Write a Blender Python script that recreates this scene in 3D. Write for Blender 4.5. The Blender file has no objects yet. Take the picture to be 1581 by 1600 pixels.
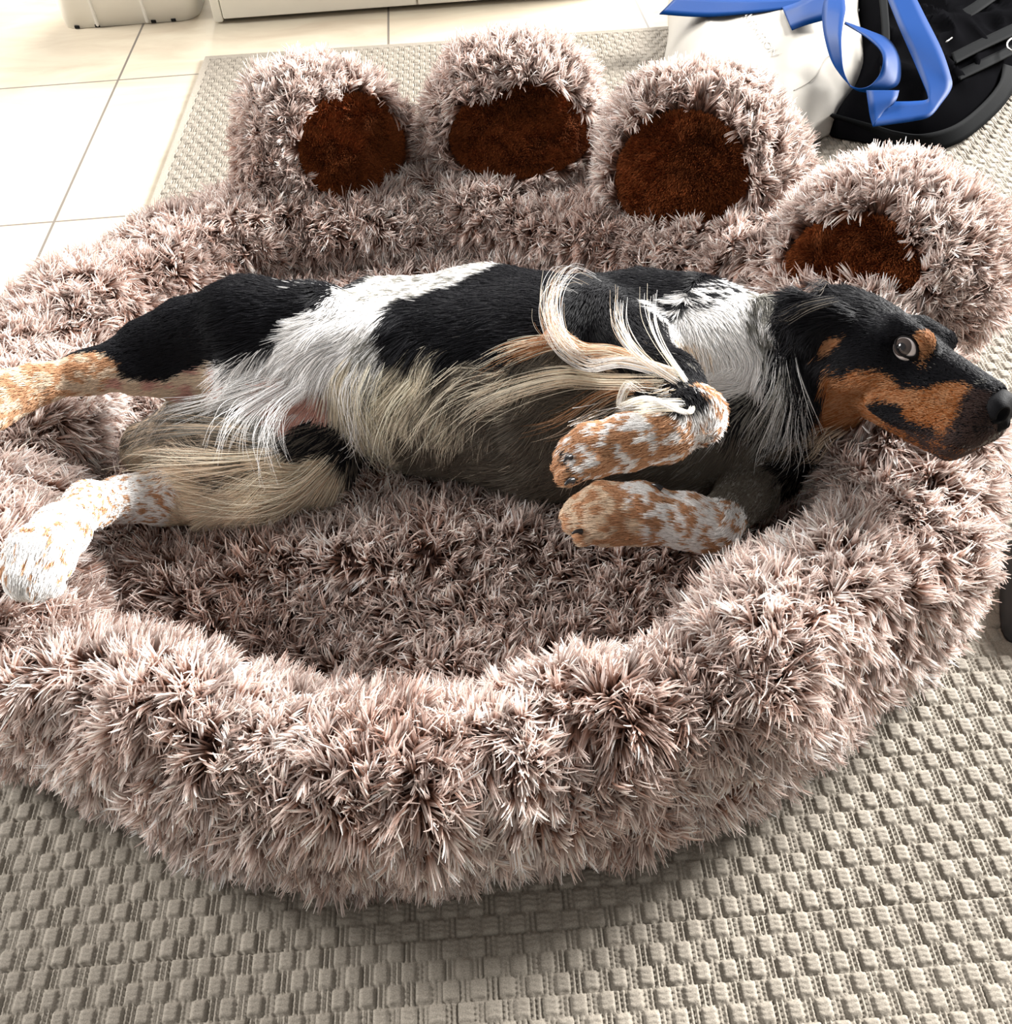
import bpy, bmesh, math, random
import numpy as np
from mathutils import Vector, Matrix, Euler
from mathutils.bvhtree import BVHTree

sc = bpy.context.scene
COL = sc.collection
rng = np.random.default_rng(7)
random.seed(7)

# ------------------------------------------------------------------ camera
F, CX, CY, H = 1490.0, 790.5, 800.0, 0.90
_Y = np.array([(605 - CX) / F, (805 + CY) / F, -1.0]); _Y /= np.linalg.norm(_Y)
_Z = np.cross(np.array([1, .058, 0.]), _Y); _Z /= np.linalg.norm(_Z)
if _Z[1] < 0: _Z = -_Z
_X = np.cross(_Y, _Z)
R = np.stack([_X, _Y, _Z], 1)                 # world vector -> camera vector
CAM = np.array([0, 0, H])
cd = bpy.data.cameras.new('camera'); cam = bpy.data.objects.new('camera', cd); COL.objects.link(cam)
m = Matrix([list(R.T[i]) + [CAM[i]] for i in range(3)] + [[0, 0, 0, 1]])
cam.matrix_world = m
cd.sensor_fit = 'HORIZONTAL'; cd.sensor_width = 36; cd.lens = 36 * F / 1581
cd.clip_start = 0.02
sc.camera = cam

def ray(px, py):
    d = R.T @ np.array([(px - CX) / F, -(py - CY) / F, -1.0])
    return d
def at(px, py, z=0.0):
    d = ray(px, py); return CAM + d * ((z - H) / d[2])

# ------------------------------------------------------------------ world, lights, exposure
w = bpy.data.worlds.new('world'); sc.world = w; w.use_nodes = True
w.node_tree.nodes['Background'].inputs[0].default_value = (1.0, 0.965, 0.93, 1)
w.node_tree.nodes['Background'].inputs[1].default_value = 0.29
def area(name, loc, target, sx, sy, power, col):
    l = bpy.data.lights.new(name, 'AREA'); l.shape = 'RECTANGLE'; l.size = sx; l.size_y = sy
    l.energy = power; l.color = col
    o = bpy.data.objects.new(name, l); COL.objects.link(o); o.location = loc
    o.rotation_euler = (Vector(target) - Vector(loc)).to_track_quat('-Z', 'Y').to_euler()
    return o
area('window_light_right', (6.2, 3.9, 3.2), (0.1, 0.8, 0.1), 2.6, 2.3, 1850, (1.0, 0.98, 0.955))
area('window_light_back', (0.4, 6.6, 3.0), (0.0, 0.9, 0.1), 2.6, 1.8, 330, (1.0, 0.98, 0.96))
area('window_light_left', (-5.2, 2.8, 2.8), (-0.2, 0.9, 0.1), 2.0, 2.0, 380, (1.0, 0.975, 0.95))
sc.view_settings.view_transform = 'Standard'
sc.view_settings.look = 'None'
sc.view_settings.gamma = 1.0
sc.view_settings.use_curve_mapping = False
sc.view_settings.exposure = 0.68
sc.cycles.max_bounces = 6; sc.cycles.diffuse_bounces = 3; sc.cycles.glossy_bounces = 2
sc.cycles.transparent_max_bounces = 4
sc.cycles.use_denoising = True
sc.cycles_curves.shape = 'RIBBONS'

# ------------------------------------------------------------------ helpers
def tag(o, label=None, cat=None, group=None, kind=None):
    if label: o['label'] = label
    if cat: o['category'] = cat
    if group: o['group'] = group
    if kind: o['kind'] = kind
    return o
def empty(name, loc=(0, 0, 0)):
    o = bpy.data.objects.new(name, None); COL.objects.link(o); o.location = loc; o.empty_display_size = .05
    return o
def parent(o, p):
    if p is not None:
        bpy.context.view_layer.update()
        o.parent = p; o.matrix_parent_inverse = p.matrix_world.inverted()
    return o
def mesh(name, v, f, mat=None, par=None, smooth=True, cols=None):
    me = bpy.data.meshes.new(name)
    v = np.asarray(v, np.float32)
    if isinstance(f, np.ndarray):
        n, k = f.shape
        me.vertices.add(len(v)); me.vertices.foreach_set('co', v.ravel())
        me.loops.add(n * k); me.loops.foreach_set('vertex_index', f.astype(np.int32).ravel())
        me.polygons.add(n); me.polygons.foreach_set('loop_start', np.arange(0, n * k, k, dtype=np.int32))
        me.update(calc_edges=True)
    else:
        me.from_pydata([tuple(map(float, p)) for p in v], [], [tuple(map(int, q)) for q in f]); me.update()
    if smooth: me.polygons.foreach_set('use_smooth', np.ones(len(me.polygons), bool))
    if cols is not None:
        a = me.attributes.new('tint', 'FLOAT_COLOR', 'POINT')
        c = np.ones((len(v), 4), np.float32); c[:, :3] = cols; a.data.foreach_set('color', c.ravel())
    if mat: me.materials.append(mat)
    o = bpy.data.objects.new(name, me); COL.objects.link(o)
    return parent(o, par)
def catmull(P, n=12, closed=False):
    P = np.asarray(P, float); out = []
    N = len(P); rngi = range(N if closed else N - 1)
    for i in rngi:
        g = (lambda j: P[j % N]) if closed else (lambda j: P[min(max(j, 0), N - 1)])
        p0, p1, p2, p3 = g(i - 1), g(i), g(i + 1), g(i + 2)
        for t in np.arange(n) / n:
            out.append(.5 * (2 * p1 + (p2 - p0) * t + (2 * p0 - 5 * p1 + 4 * p2 - p3) * t * t + (3 * p1 - p0 - 3 * p2 + p3) * t ** 3))
    if not closed: out.append(P[-1])
    return np.array(out)
def tube(pts, rad, k=10, closed=False):
    pts = np.asarray(pts, float); n = len(pts)
    rad = np.broadcast_to(rad, (n,))
    T = np.gradient(pts, axis=0)
    if closed: T = np.roll(pts, -1, 0) - np.roll(pts, 1, 0)
    T /= np.linalg.norm(T, axis=1, keepdims=True) + 1e-12
    up = np.array([0, 0, 1.]) if abs(T[0][2]) < .9 else np.array([1., 0, 0])
    V = []; a = np.arange(k) / k * 2 * math.pi
    u = np.cross(T[0], up); u /= np.linalg.norm(u)
    for i in range(n):
        u = u - T[i] * (u @ T[i]); u /= np.linalg.norm(u); vv = np.cross(T[i], u)
        V.append(pts[i] + rad[i] * (np.cos(a)[:, None] * u + np.sin(a)[:, None] * vv))
    V = np.concatenate(V); Fc = []
    for i in range(n if closed else n - 1):
        j = (i + 1) % n
        for q in range(k):
            Fc.append((i * k + q, i * k + (q + 1) % k, j * k + (q + 1) % k, j * k + q))
    if not closed:
        Fc.append(tuple(range(k))[::-1]); Fc.append(tuple((n - 1) * k + q for q in range(k)))
    return V, Fc
def strap(pts, side, w, th):
    """flat band: pts centre line, side = unit vectors across the band"""
    pts = np.asarray(pts, float); side = np.asarray(side, float)
    side /= np.linalg.norm(side, axis=1, keepdims=True)
    T = np.gradient(pts, axis=0); T /= np.linalg.norm(T, axis=1, keepdims=True) + 1e-12
    side = side - T * (side * T).sum(1, keepdims=True); side /= np.linalg.norm(side, axis=1, keepdims=True) + 1e-12
    N = np.cross(T, side)
    n = len(pts); prof = [(-.5, -.5), (-.5, .5), (.5, .5), (.5, -.5)]
    prof = [(-.5, -.3), (-.5, .3), (-.46, .5), (-.2, .5), (.2, .5), (.46, .5), (.5, .3), (.5, -.3), (.46, -.5), (.2, -.5), (-.2, -.5), (-.46, -.5)]
    k = len(prof)
    V = np.concatenate([[pts[i] + side[i] * a * w + N[i] * b * th for a, b in prof] for i in range(n)])
    Fc = [(i * k + q, i * k + (q + 1) % k, (i + 1) * k + (q + 1) % k, (i + 1) * k + q) for i in range(n - 1) for q in range(k)]
    Fc.append(tuple(range(k))[::-1]); Fc.append(tuple((n - 1) * k + q for q in range(k)))
    return V, Fc

# smooth value noise in numpy
_tab = np.random.default_rng(3).random((64, 64, 64)).astype(np.float32)
def vnoise(P, freq, seed=0):
    P = np.asarray(P, np.float32) * freq + seed * 17.31 + 500
    i = np.floor(P).astype(int); f = P - i; f = f * f * (3 - 2 * f); i &= 63; j = (i + 1) & 63
    def g(a, b, c): return _tab[a, b, c]
    x0, y0, z0 = i.T; x1, y1, z1 = j.T; fx, fy, fz = f.T
    return ((g(x0, y0, z0) * (1 - fx) + g(x1, y0, z0) * fx) * (1 - fy) + (g(x0, y1, z0) * (1 - fx) + g(x1, y1, z0) * fx) * fy) * (1 - fz) + \
           ((g(x0, y0, z1) * (1 - fx) + g(x1, y0, z1) * fx) * (1 - fy) + (g(x0, y1, z1) * (1 - fx) + g(x1, y1, z1) * fx) * fy) * fz
def vn3(P, freq, seed=0):
    return np.stack([vnoise(P, freq, seed + k * 3.7) for k in range(3)], 1) * 2 - 1

# ------------------------------------------------------------------ signed distance modelling + surface nets
class Field:
    def __init__(s, lo, hi, h):
        s.lo = np.array(lo, float); s.h = h
        s.n = np.ceil((np.array(hi) - s.lo) / h).astype(int) + 1
        s.f = np.full(s.n, 1.0, np.float32)
    def _box(s, lo, hi, pad):
        a = np.clip(np.floor((np.array(lo) - pad - s.lo) / s.h).astype(int), 0, s.n)
        b = np.clip(np.ceil((np.array(hi) + pad - s.lo) / s.h).astype(int) + 1, 0, s.n)
        sl = tuple(slice(x, y) for x, y in zip(a, b))
        g = np.meshgrid(*[(s.lo[i] + s.h * np.arange(a[i], b[i])).astype(np.float32) for i in range(3)], indexing='ij')
        return sl, g
    def _comb(s, sl, d, k, op):
        a = s.f[sl]
        if op == 'sub':
            d = -d; h = np.maximum(k - abs(a - d), 0) / k; s.f[sl] = np.maximum(a, d) + h * h * k / 4
        else:
            h = np.maximum(k - abs(a - d), 0) / k; s.f[sl] = np.minimum(a, d) - h * h * k / 4
    def cone(s, a, b, ra, rb, k=.02, op='add'):
        a = np.array(a, np.float32); b = np.array(b, np.float32)
        r = max(ra, rb)
        sl, (x, y, z) = s._box(np.minimum(a, b), np.maximum(a, b), r + .045)
        ba = b - a; L2 = float(ba @ ba) + 1e-12
        t = np.clip(((x - a[0]) * ba[0] + (y - a[1]) * ba[1] + (z - a[2]) * ba[2]) / L2, 0, 1)
        tt = t
        d = np.sqrt((x - a[0] - ba[0] * t) ** 2 + (y - a[1] - ba[1] * t) ** 2 + (z - a[2] - ba[2] * t) ** 2) - (ra + (rb - ra) * tt)
        s._comb(sl, d, k, op)
    def ell(s, c, M, r, k=.02, op='add'):
        """ellipsoid with axes = columns of M, radii r"""
        c = np.array(c, float); M = np.array(M, float); r = np.array(r, float)
        R_ = max(r); sl, (x, y, z) = s._box(c, c, R_ + .045)
        x = x - c[0]; y = y - c[1]; z = z - c[2]
        q = [(x * M[0, i] + y * M[1, i] + z * M[2, i]) for i in range(3)]
        k0 = np.sqrt(sum((q[i] / r[i]) ** 2 for i in range(3))); k1 = np.sqrt(sum((q[i] / r[i] ** 2) ** 2 for i in range(3))) + 1e-9
        s._comb(sl, (k0 * (k0 - 1) / k1).astype(np.float32), k, op)
    def sample(s, P):
        q = (np.asarray(P) - s.lo) / s.h; q = np.clip(q, 0, s.n - 1.001)
        i = q.astype(int); f = q - i; out = 0
        for dx in (0, 1):
            for dy in (0, 1):
                for dz in (0, 1):
                    wgt = (f[:, 0] if dx else 1 - f[:, 0]) * (f[:, 1] if dy else 1 - f[:, 1]) * (f[:, 2] if dz else 1 - f[:, 2])
                    out = out + wgt * s.f[i[:, 0] + dx, i[:, 1] + dy, i[:, 2] + dz]
        return out
    def nets(s, keep_largest=False):
        f = s.f; neg = f < 0; nx, ny, nz = f.shape
        c = [neg[dx:nx - 1 + dx, dy:ny - 1 + dy, dz:nz - 1 + dz] for dx in (0, 1) for dy in (0, 1) for dz in (0, 1)]
        cnt = sum(a.astype(np.int8) for a in c)
        act = (cnt > 0) & (cnt < 8); idx = np.argwhere(act)
        vid = np.full(act.shape, -1, np.int32); vid[act] = np.arange(len(idx))
        corners = [(dx, dy, dz) for dx in (0, 1) for dy in (0, 1) for dz in (0, 1)]
        vals = np.stack([f[idx[:, 0] + a, idx[:, 1] + b, idx[:, 2] + cc] for a, b, cc in corners], 1)
        acc = np.zeros((len(idx), 3)); num = np.zeros(len(idx))
        for e0 in range(8):
            for e1 in range(e0 + 1, 8):
                d = np.array(corners[e1]) - np.array(corners[e0])
                if abs(d).sum() != 1: continue
                a, b = vals[:, e0], vals[:, e1]; mm = (a < 0) != (b < 0)
                t = np.where(mm, a / np.where(mm, a - b, 1), 0)
                acc += mm[:, None] * (np.array(corners[e0]) + t[:, None] * d); num += mm
        V = s.lo + (idx + acc / num[:, None]) * s.h
        Q = []
        for ax in range(3):
            o1, o2 = [(1, 2), (2, 0), (0, 1)][ax]
            sa = [slice(None)] * 3; sb = [slice(None)] * 3
            sa[ax] = slice(0, f.shape[ax] - 1); sb[ax] = slice(1, None)
            A = neg[tuple(sa)]; B = neg[tuple(sb)]
            e = np.argwhere(A != B)
            e = e[(e[:, o1] > 0) & (e[:, o2] > 0) & (e[:, o1] < f.shape[o1] - 1) & (e[:, o2] < f.shape[o2] - 1)]
            flip = ~A[e[:, 0], e[:, 1], e[:, 2]]
            def g(d1, d2):
                q = e.copy(); q[:, o1] -= d1; q[:, o2] -= d2
                return vid[q[:, 0], q[:, 1], q[:, 2]]
            q = np.stack([g(1, 1), g(0, 1), g(0, 0), g(1, 0)], 1)
            q[flip] = q[flip][:, ::-1]; Q.append(q)
        return V.astype(np.float32), np.concatenate(Q)
    def normals(s, P):
        e = s.h
        g = np.stack([s.sample(P + np.eye(3)[i] * e) - s.sample(P - np.eye(3)[i] * e) for i in range(3)], 1)
        return g / (np.linalg.norm(g, axis=1, keepdims=True) + 1e-9)

# ------------------------------------------------------------------ strands
def sample_surface(v, f, n, keep=None):
    v = np.asarray(v); f = np.asarray(f)
    if f.shape[1] == 4: f = np.concatenate([f[:, [0, 1, 2]], f[:, [0, 2, 3]]])
    a, b, c = v[f[:, 0]], v[f[:, 1]], v[f[:, 2]]
    N = np.cross(b - a, c - a); A = np.linalg.norm(N, axis=1); 
    if keep is not None: A = A * keep((a + b + c) / 3, N / (A[:, None] + 1e-12))
    i = rng.choice(len(f), n, p=A / A.sum())
    r1 = np.sqrt(rng.random(n))[:, None]; r2 = rng.random(n)[:, None]
    P = (1 - r1) * a[i] + r1 * (1 - r2) * b[i] + r1 * r2 * c[i]
    # smooth normals
    vn = np.zeros_like(v, dtype=float)
    for k in range(3): np.add.at(vn, f[:, k], N)
    vn /= np.linalg.norm(vn, axis=1, keepdims=True) + 1e-12
    Nn = (1 - r1) * vn[f[i, 0]] + r1 * (1 - r2) * vn[f[i, 1]] + r1 * r2 * vn[f[i, 2]]
    return P, Nn / (np.linalg.norm(Nn, axis=1, keepdims=True) + 1e-12)
def unit(a): return a / (np.linalg.norm(a, axis=-1, keepdims=True) + 1e-12)
def strands(name, P, rad, cols, mat, par):
    """P (n,k,3) points, rad (n,k) radii, cols (n,k,3)"""
    n, k = P.shape[:2]
    hc = bpy.data.hair_curves.new(name); hc.add_curves([k] * n)
    hc.attributes['position'].data.foreach_set('vector', P.astype(np.float32).ravel())
    ra = hc.attributes.get('radius') or hc.attributes.new('radius', 'FLOAT', 'POINT')
    ra.data.foreach_set('value', rad.astype(np.float32).ravel())
    ca = hc.attributes.new('tint', 'FLOAT_COLOR', 'POINT')
    c = np.ones((n, k, 4), np.float32); c[..., :3] = cols; ca.data.foreach_set('color', c.ravel())
    hc.materials.append(mat)
    o = bpy.data.objects.new(name, hc); COL.objects.link(o)
    return parent(o, par)

# ------------------------------------------------------------------ materials
def mat(name, col=(.8, .8, .8), rough=.6, spec=.4, attr=None, **kw):
    m = bpy.data.materials.new(name); m.use_nodes = True
    b = m.node_tree.nodes['Principled BSDF']
    b.inputs['Base Color'].default_value = (*col, 1); b.inputs['Roughness'].default_value = rough
    b.inputs['Specular IOR Level'].default_value = spec
    for k_, v_ in kw.items(): b.inputs[k_.replace('_', ' ')].default_value = v_
    if attr:
        a = m.node_tree.nodes.new('ShaderNodeAttribute'); a.attribute_name = attr
        m.node_tree.links.new(a.outputs['Color'], b.inputs['Base Color'])
    return m
def nodes(m): return m.node_tree.nodes, m.node_tree.links, m.node_tree.nodes['Principled BSDF']
def add_noise_bump(m, scale=60, strength=.3, dist=.002, detail=4, colmix=None):
    N, L, b = nodes(m)
    tc = N.new('ShaderNodeTexCoord'); nz = N.new('ShaderNodeTexNoise'); nz.inputs['Scale'].default_value = scale; nz.inputs['Detail'].default_value = detail
    L.new(tc.outputs['Object'], nz.inputs['Vector'])
    bp = N.new('ShaderNodeBump'); bp.inputs['Strength'].default_value = strength; bp.inputs['Distance'].default_value = dist
    L.new(nz.outputs['Fac'], bp.inputs['Height']); L.new(bp.outputs['Normal'], b.inputs['Normal'])
    if colmix:
        r = N.new('ShaderNodeValToRGB'); r.color_ramp.elements[0].color = (*colmix[0], 1); r.color_ramp.elements[1].color = (*colmix[1], 1)
        r.color_ramp.elements[0].position = .3; r.color_ramp.elements[1].position = .7
        L.new(nz.outputs['Fac'], r.inputs['Fac']); L.new(r.outputs['Color'], b.inputs['Base Color'])
    return m
def strand_mat(name, rough, spec, trans):
    m = mat(name, rough=rough, spec=spec, attr='tint'); N, L, b = nodes(m)
    t = N.new('ShaderNodeBsdfTranslucent'); mx = N.new('ShaderNodeMixShader'); mx.inputs[0].default_value = trans
    a = [n for n in N if n.bl_idname == 'ShaderNodeAttribute'][0]; L.new(a.outputs['Color'], t.inputs['Color'])
    out = N['Material Output']; L.new(b.outputs[0], mx.inputs[1]); L.new(t.outputs[0], mx.inputs[2]); L.new(mx.outputs[0], out.inputs['Surface'])
    return m
M_fur = strand_mat('plush_strands', .6, .3, .38)
M_coat = strand_mat('dog_coat', .55, .22, .25)
M_base = mat('plush_backing', (.17, .105, .09), .9, .1)
M_skin = mat('dog_skin', rough=.8, spec=.15, attr='tint')

# ------------------------------------------------------------------ floor
PT = .62
def tiles():
    m = mat('cream_marble_tile', rough=.4, spec=.15)
    N, L, b = nodes(m)
    g = N.new('ShaderNodeNewGeometry'); sp = N.new('ShaderNodeSeparateXYZ'); L.new(g.outputs['Position'], sp.inputs[0])
    def mth(op, a, bb=None):
        n = N.new('ShaderNodeMath'); n.operation = op
        for i, q in enumerate((a, bb)):
            if q is None: continue
            if isinstance(q, (int, float)): n.inputs[i].default_value = q
            else: L.new(q, n.inputs[i])
        return n.outputs[0]
    def line(c, off):
        u = mth('FRACT', mth('DIVIDE', mth('ADD', c, 10 * PT - off), PT))
        return mth('LESS_THAN', mth('MINIMUM', u, mth('SUBTRACT', 1, u)), .0042)
    gr = mth('MAXIMUM', line(sp.outputs['X'], -.735), line(sp.outputs['Y'], 2.28))
    nz = N.new('ShaderNodeTexNoise'); nz.inputs['Scale'].default_value = 3.0; nz.inputs['Detail'].default_value = 8; nz.inputs['Roughness'].default_value = .62; nz.inputs['Distortion'].default_value = 1.2
    mp = N.new('ShaderNodeMapping'); mp.inputs['Scale'].default_value = (1, 2.6, 1); L.new(g.outputs['Position'], mp.inputs['Vector']); L.new(mp.outputs[0], nz.inputs['Vector'])
    r = N.new('ShaderNodeValToRGB'); e = r.color_ramp.elements
    e[0].position = .25; e[0].color = (.44, .36, .27, 1); e[1].position = .62; e[1].color = (.56, .50, .39, 1)
    L.new(nz.outputs['Fac'], r.inputs['Fac'])
    mx = N.new('ShaderNodeMix'); mx.data_type = 'RGBA'; L.new(gr, mx.inputs[0]); L.new(r.outputs['Color'], mx.inputs[6]); mx.inputs[7].default_value = (.16, .14, .12, 1)
    L.new(mx.outputs[2], b.inputs['Base Color'])
    bp = N.new('ShaderNodeBump'); bp.inputs['Strength'].default_value = .4; bp.inputs['Distance'].default_value = .002; bp.invert = True
    L.new(gr, bp.inputs['Height']); L.new(bp.outputs[0], b.inputs['Normal'])
    return m
fl = mesh('floor', [(-4, -1.5, 0), (4, -1.5, 0), (4, 5, 0), (-4, 5, 0), (-4, -1.5, -.05), (4, -1.5, -.05), (4, 5, -.05), (-4, 5, -.05)],
          [(0, 1, 2, 3), (7, 6, 5, 4), (0, 4, 5, 1), (1, 5, 6, 2), (2, 6, 7, 3), (3, 7, 4, 0)], tiles(), smooth=False)
tag(fl, 'cream marbled floor of large square tiles with thin dark joints', 'floor', kind='structure')

# ------------------------------------------------------------------ rug: woven blocks and paired cords as real relief
def rug():
    C0 = at(322, 93)[:2]; ang = math.radians(-1.4)       # far left corner
    ex = np.array([math.cos(ang), math.sin(ang)]); ey = np.array([-math.sin(ang), math.cos(ang)])
    W, D, h = 1.86, 2.36, .0016
    nx, ny = int(W / h), int(D / h)
    U, Vv = np.meshgrid(np.arange(nx + 1) * h, -np.arange(ny + 1) * h, indexing='ij')
    pw, ph = .0245, .0182
    row = np.floor(Vv / ph); v = Vv / ph - row
    u = U / pw + .5 * (row % 2) + .012 * np.sin(row * 1.7); cell = np.floor(u); u = u - cell
    hsh = np.sin(cell * 12.9898 + row * 78.233) * 43758.5453; hsh = hsh - np.floor(hsh)
    bw = .62
    ub = u / bw; ublk = np.clip(1 - np.abs(2 * ub - 1) ** 7, 0, 1); vblk = np.clip(1 - np.abs(2 * v - 1) ** 8, 0, 1)
    ropes = .5 + .5 * np.cos(2 * math.pi * (v * 4 + .35 * np.sin(2 * math.pi * (ub * 1.5 + hsh)) * .5))
    blk = (ublk * vblk) ** .5 * (.0046 + .0010 * hsh) + .0013 * ropes * ublk * vblk
    uc = (u - bw) / (1 - bw) * 2; ucf = uc - np.floor(uc)
    cord = np.sqrt(np.clip(1 - (2 * ucf - 1) ** 2, 0, 1)) * .0038 + .0016 * (.5 + .5 * np.cos(2 * math.pi * (v * 4.0 + np.floor(uc) * .5))) * np.clip(1 - (2 * ucf - 1) ** 2, 0, 1)
    Z = np.where(u < bw, blk, cord) + .0003
    edge = np.minimum(U, np.minimum(W - U, -Vv)); Z = np.where(edge < .012, .0065 + .001 * np.cos(edge / .012 * 3), Z)
    XY = C0 + U[..., None] * ex + Vv[..., None] * ey
    P = np.concatenate([XY, Z[..., None]], -1).reshape(-1, 3)
    i = np.arange(nx)[:, None] * (ny + 1) + np.arange(ny)[None]
    q = np.stack([i, i + 1, i + ny + 2, i + ny + 1], -1)
    # drop the weave that lies fully beneath the bed
    c = XY[:-1, :-1]; under = ((c[..., 0] - .0) ** 2 / .40 ** 2 + (c[..., 1] - .98) ** 2 / .42 ** 2) < 1
    q = q[~under]
    used = np.unique(q); re = np.full(len(P), -1, np.int64); re[used] = np.arange(len(used))
    P = P[used]; q = re[q]
    # a hem wall round the outside
    base = np.array([C0, C0 + ex * W, C0 + ex * W - ey * D, C0 - ey * D])
    hv = np.concatenate([np.c_[base, np.full(4, .0005)], np.c_[base, np.full(4, .0066)]]); n0 = len(P)
    hq = np.array([(n0, n0 + 1, n0 + 5, n0 + 4), (n0 + 1, n0 + 2, n0 + 6, n0 + 5), (n0 + 2, n0 + 3, n0 + 7, n0 + 6), (n0 + 3, n0, n0 + 4, n0 + 7), (n0, n0 + 3, n0 + 2, n0 + 1)])
    P = np.concatenate([P, hv]); q = np.concatenate([q, hq])
    m = mat('rug_cord', (.40, .345, .27), .75, .25)
    add_noise_bump(m, 900, .35, .0006, 2, ((.21, .185, .15), (.34, .305, .255)))
    o = mesh('rug', P, q, m, smooth=True)
    tag(o, 'beige flat-woven rug of raised basketweave blocks and paired cords under the dog bed', 'rug')
rug()

# ------------------------------------------------------------------ dog: joints (pixel, pixel, height) turned into points
def J(px, py, z): return at(px, py, z)
dogF = Field((-.72, .40, .03), (.66, 1.22, .45), .0026)
def chain(pts, k=.03):
    for (p, r), (q, s_) in zip(pts[:-1], pts[1:]): dogF.cone(J(*p), J(*q), r, s_, k)
# torso
chain([((350, 610, .150), .062), ((430, 590, .165), .072), ((560, 580, .170), .076), ((700, 585, .175), .088), ((850, 590, .185), .096),
       ((980, 590, .185), .096), ((1090, 600, .185), .085), ((1180, 600, .19), .066), ((1250, 590, .205), .056), ((1310, 575, .235), .052)], .05)
chain([((600, 500, .185), .046), ((760, 505, .195), .052), ((840, 510, .205), .05)], .05)
# lower ribs and breastbone
chain([((700, 650, .13), .055), ((860, 670, .13), .062), ((1040, 680, .13), .062), ((1180, 690, .13), .055)], .05)
# upper hind leg
chain([((490, 525, .215), .058), ((390, 522, .215), .060), ((300, 535, .212), .047), ((235, 552, .212), .034), ((175, 574, .215), .021),
       ((135, 583, .218), .0185), ((60, 600, .225), .017), ((10, 618, .23), .021), ((-35, 640, .235), .024), ((-60, 655, .235), .017)], .022)
chain([((400, 585, .18), .035), ((300, 590, .19), .022), ((215, 592, .205), .016)], .02)
# lower hind leg
chain([((500, 630, .14), .060), ((400, 670, .115), .055), ((310, 690, .105), .046), ((235, 700, .10), .032)], .03)
chain([((480, 700, .12), .060), ((400, 735, .118), .056), ((320, 752, .115), .045), ((250, 775, .115), .027), ((190, 780, .135), .019), ((140, 790, .175), .019),
       ((95, 830, .215), .020), ((62, 870, .235), .0235), ((42, 905, .24), .018)], .025)
# upper foreleg: shoulder, elbow, forearm, wrist, paw
chain([((1122, 545, .235), .064), ((1080, 520, .235), .056), ((1000, 500, .235), .046), ((925, 492, .235), .034)], .025)
chain([((925, 495, .235), .033), ((990, 545, .265), .033), ((1045, 600, .29), .026), ((1085, 648, .30), .0235)], .02)
chain([((1085, 650, .30), .0240), ((1040, 678, .297), .0225), ((980, 691, .295), .0225), ((925, 704, .292), .0215), ((900, 712, .290), .016)], .012)
for (a, b) in (((930, 684), (893, 697)), ((925, 696), (884, 712)), ((925, 710), (880, 728)), ((930, 720), (886, 744))):
    chain([((*a, .296), .0112), ((*b, .290), .0085)], .004)
# lower foreleg
chain([((1190, 720, .12), .032), ((1165, 770, .13), .028), ((1115, 825, .152), .0225), ((1075, 815, .158), .025), ((1000, 803, .162), .0285), ((945, 803, .162), .029), ((912, 806, .158), .021)], .014)
for (a, b) in (((940, 782), (903, 792)), ((935, 795), (893, 806)), ((935, 812), (897, 822)), ((945, 826), (912, 838))):
    chain([((*a, .164), .0115), ((*b, .157), .0085)], .004)
# hind paw toes
for (a, b) in (((60, 860), (22, 893)), ((66, 868), (38, 912)), ((75, 872), (60, 922)), ((82, 868), (78, 912))):
    chain([((*a, .245), .012), ((*b, .24), .0105)], .006)
# ---- head, built in its own frame: x towards the nose, y to the dog's left, z to the crown
HS = 1.07
EYE = np.array([.044, -.034, .0175])
_e = at(1409, 543, .315)                                # where the near eye lies
_w = (CAM - _e) / np.linalg.norm(CAM - _e)
_r = R.T @ np.array([1, 0, 0.]); _r -= _w * (_r @ _w); _r /= np.linalg.norm(_r); _u = np.cross(_w, _r)
_d = np.array([.92, -.39]); _d /= np.linalg.norm(_d); _p = np.array([-_d[1], _d[0]])
A_, C_ = .42, .16                                        # how far the face and the crown turn towards the viewer
B_ = math.sqrt(1 - A_ * A_); q1 = -A_ * C_ / B_; q2 = math.sqrt(1 - C_ * C_ - q1 * q1)
fw = A_ * _w + B_ * (_d[0] * _r + _d[1] * _u)
u_ = C_ * _w + (q1 * _d[0] + q2 * _p[0]) * _r + (q1 * _d[1] + q2 * _p[1]) * _u
HM = np.stack([fw, np.cross(u_, fw), u_], 1)
HO = _e - HM @ (EYE * HS)
def hp(x, y, z): return HO + HM @ (np.array([x if x < .05 else .05 + (x - .05) * .90, y, z]) * HS)
def hc(a, b, ra, rb, k=.014, op='add'): dogF.cone(hp(*a), hp(*b), ra * HS, rb * HS, k, op)
def he(c, r, k=.014, op='add', rot=0):
    Mx = HM @ np.array([[math.cos(rot), 0, math.sin(rot)], [0, 1, 0], [-math.sin(rot), 0, math.cos(rot)]])
    dogF.ell(hp(*c), Mx, np.array(r) * HS, k, op)
he((-.012, 0, .002), (.062, .047, .041), .02)                 # braincase
he((-.03, 0, -.012), (.045, .046, .045), .02)                 # jaw back
for s_ in (-1, 1):
    he((.005, s_ * .030, -.008), (.040, .019, .026), .02)     # cheek
    hc((.028, s_ * .022, .028), (.054, s_ * .021, .026), .0125, .0100, .012)   # brow
    hc((.052, s_ * .017, -.014), (.128, s_ * .0125, -.024), .019, .0175, .014)    # muzzle side
    hc((.040, s_ * .022, -.036), (.120, s_ * .012, -.043), .0115, .0135, .011)   # hanging lip
hc((.050, 0, .008), (.128, 0, .000), .020, .0145, .014)       # bridge
hc((.020, 0, -.043), (.113, 0, -.054), .018, .0115, .013)      # lower jaw
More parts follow.
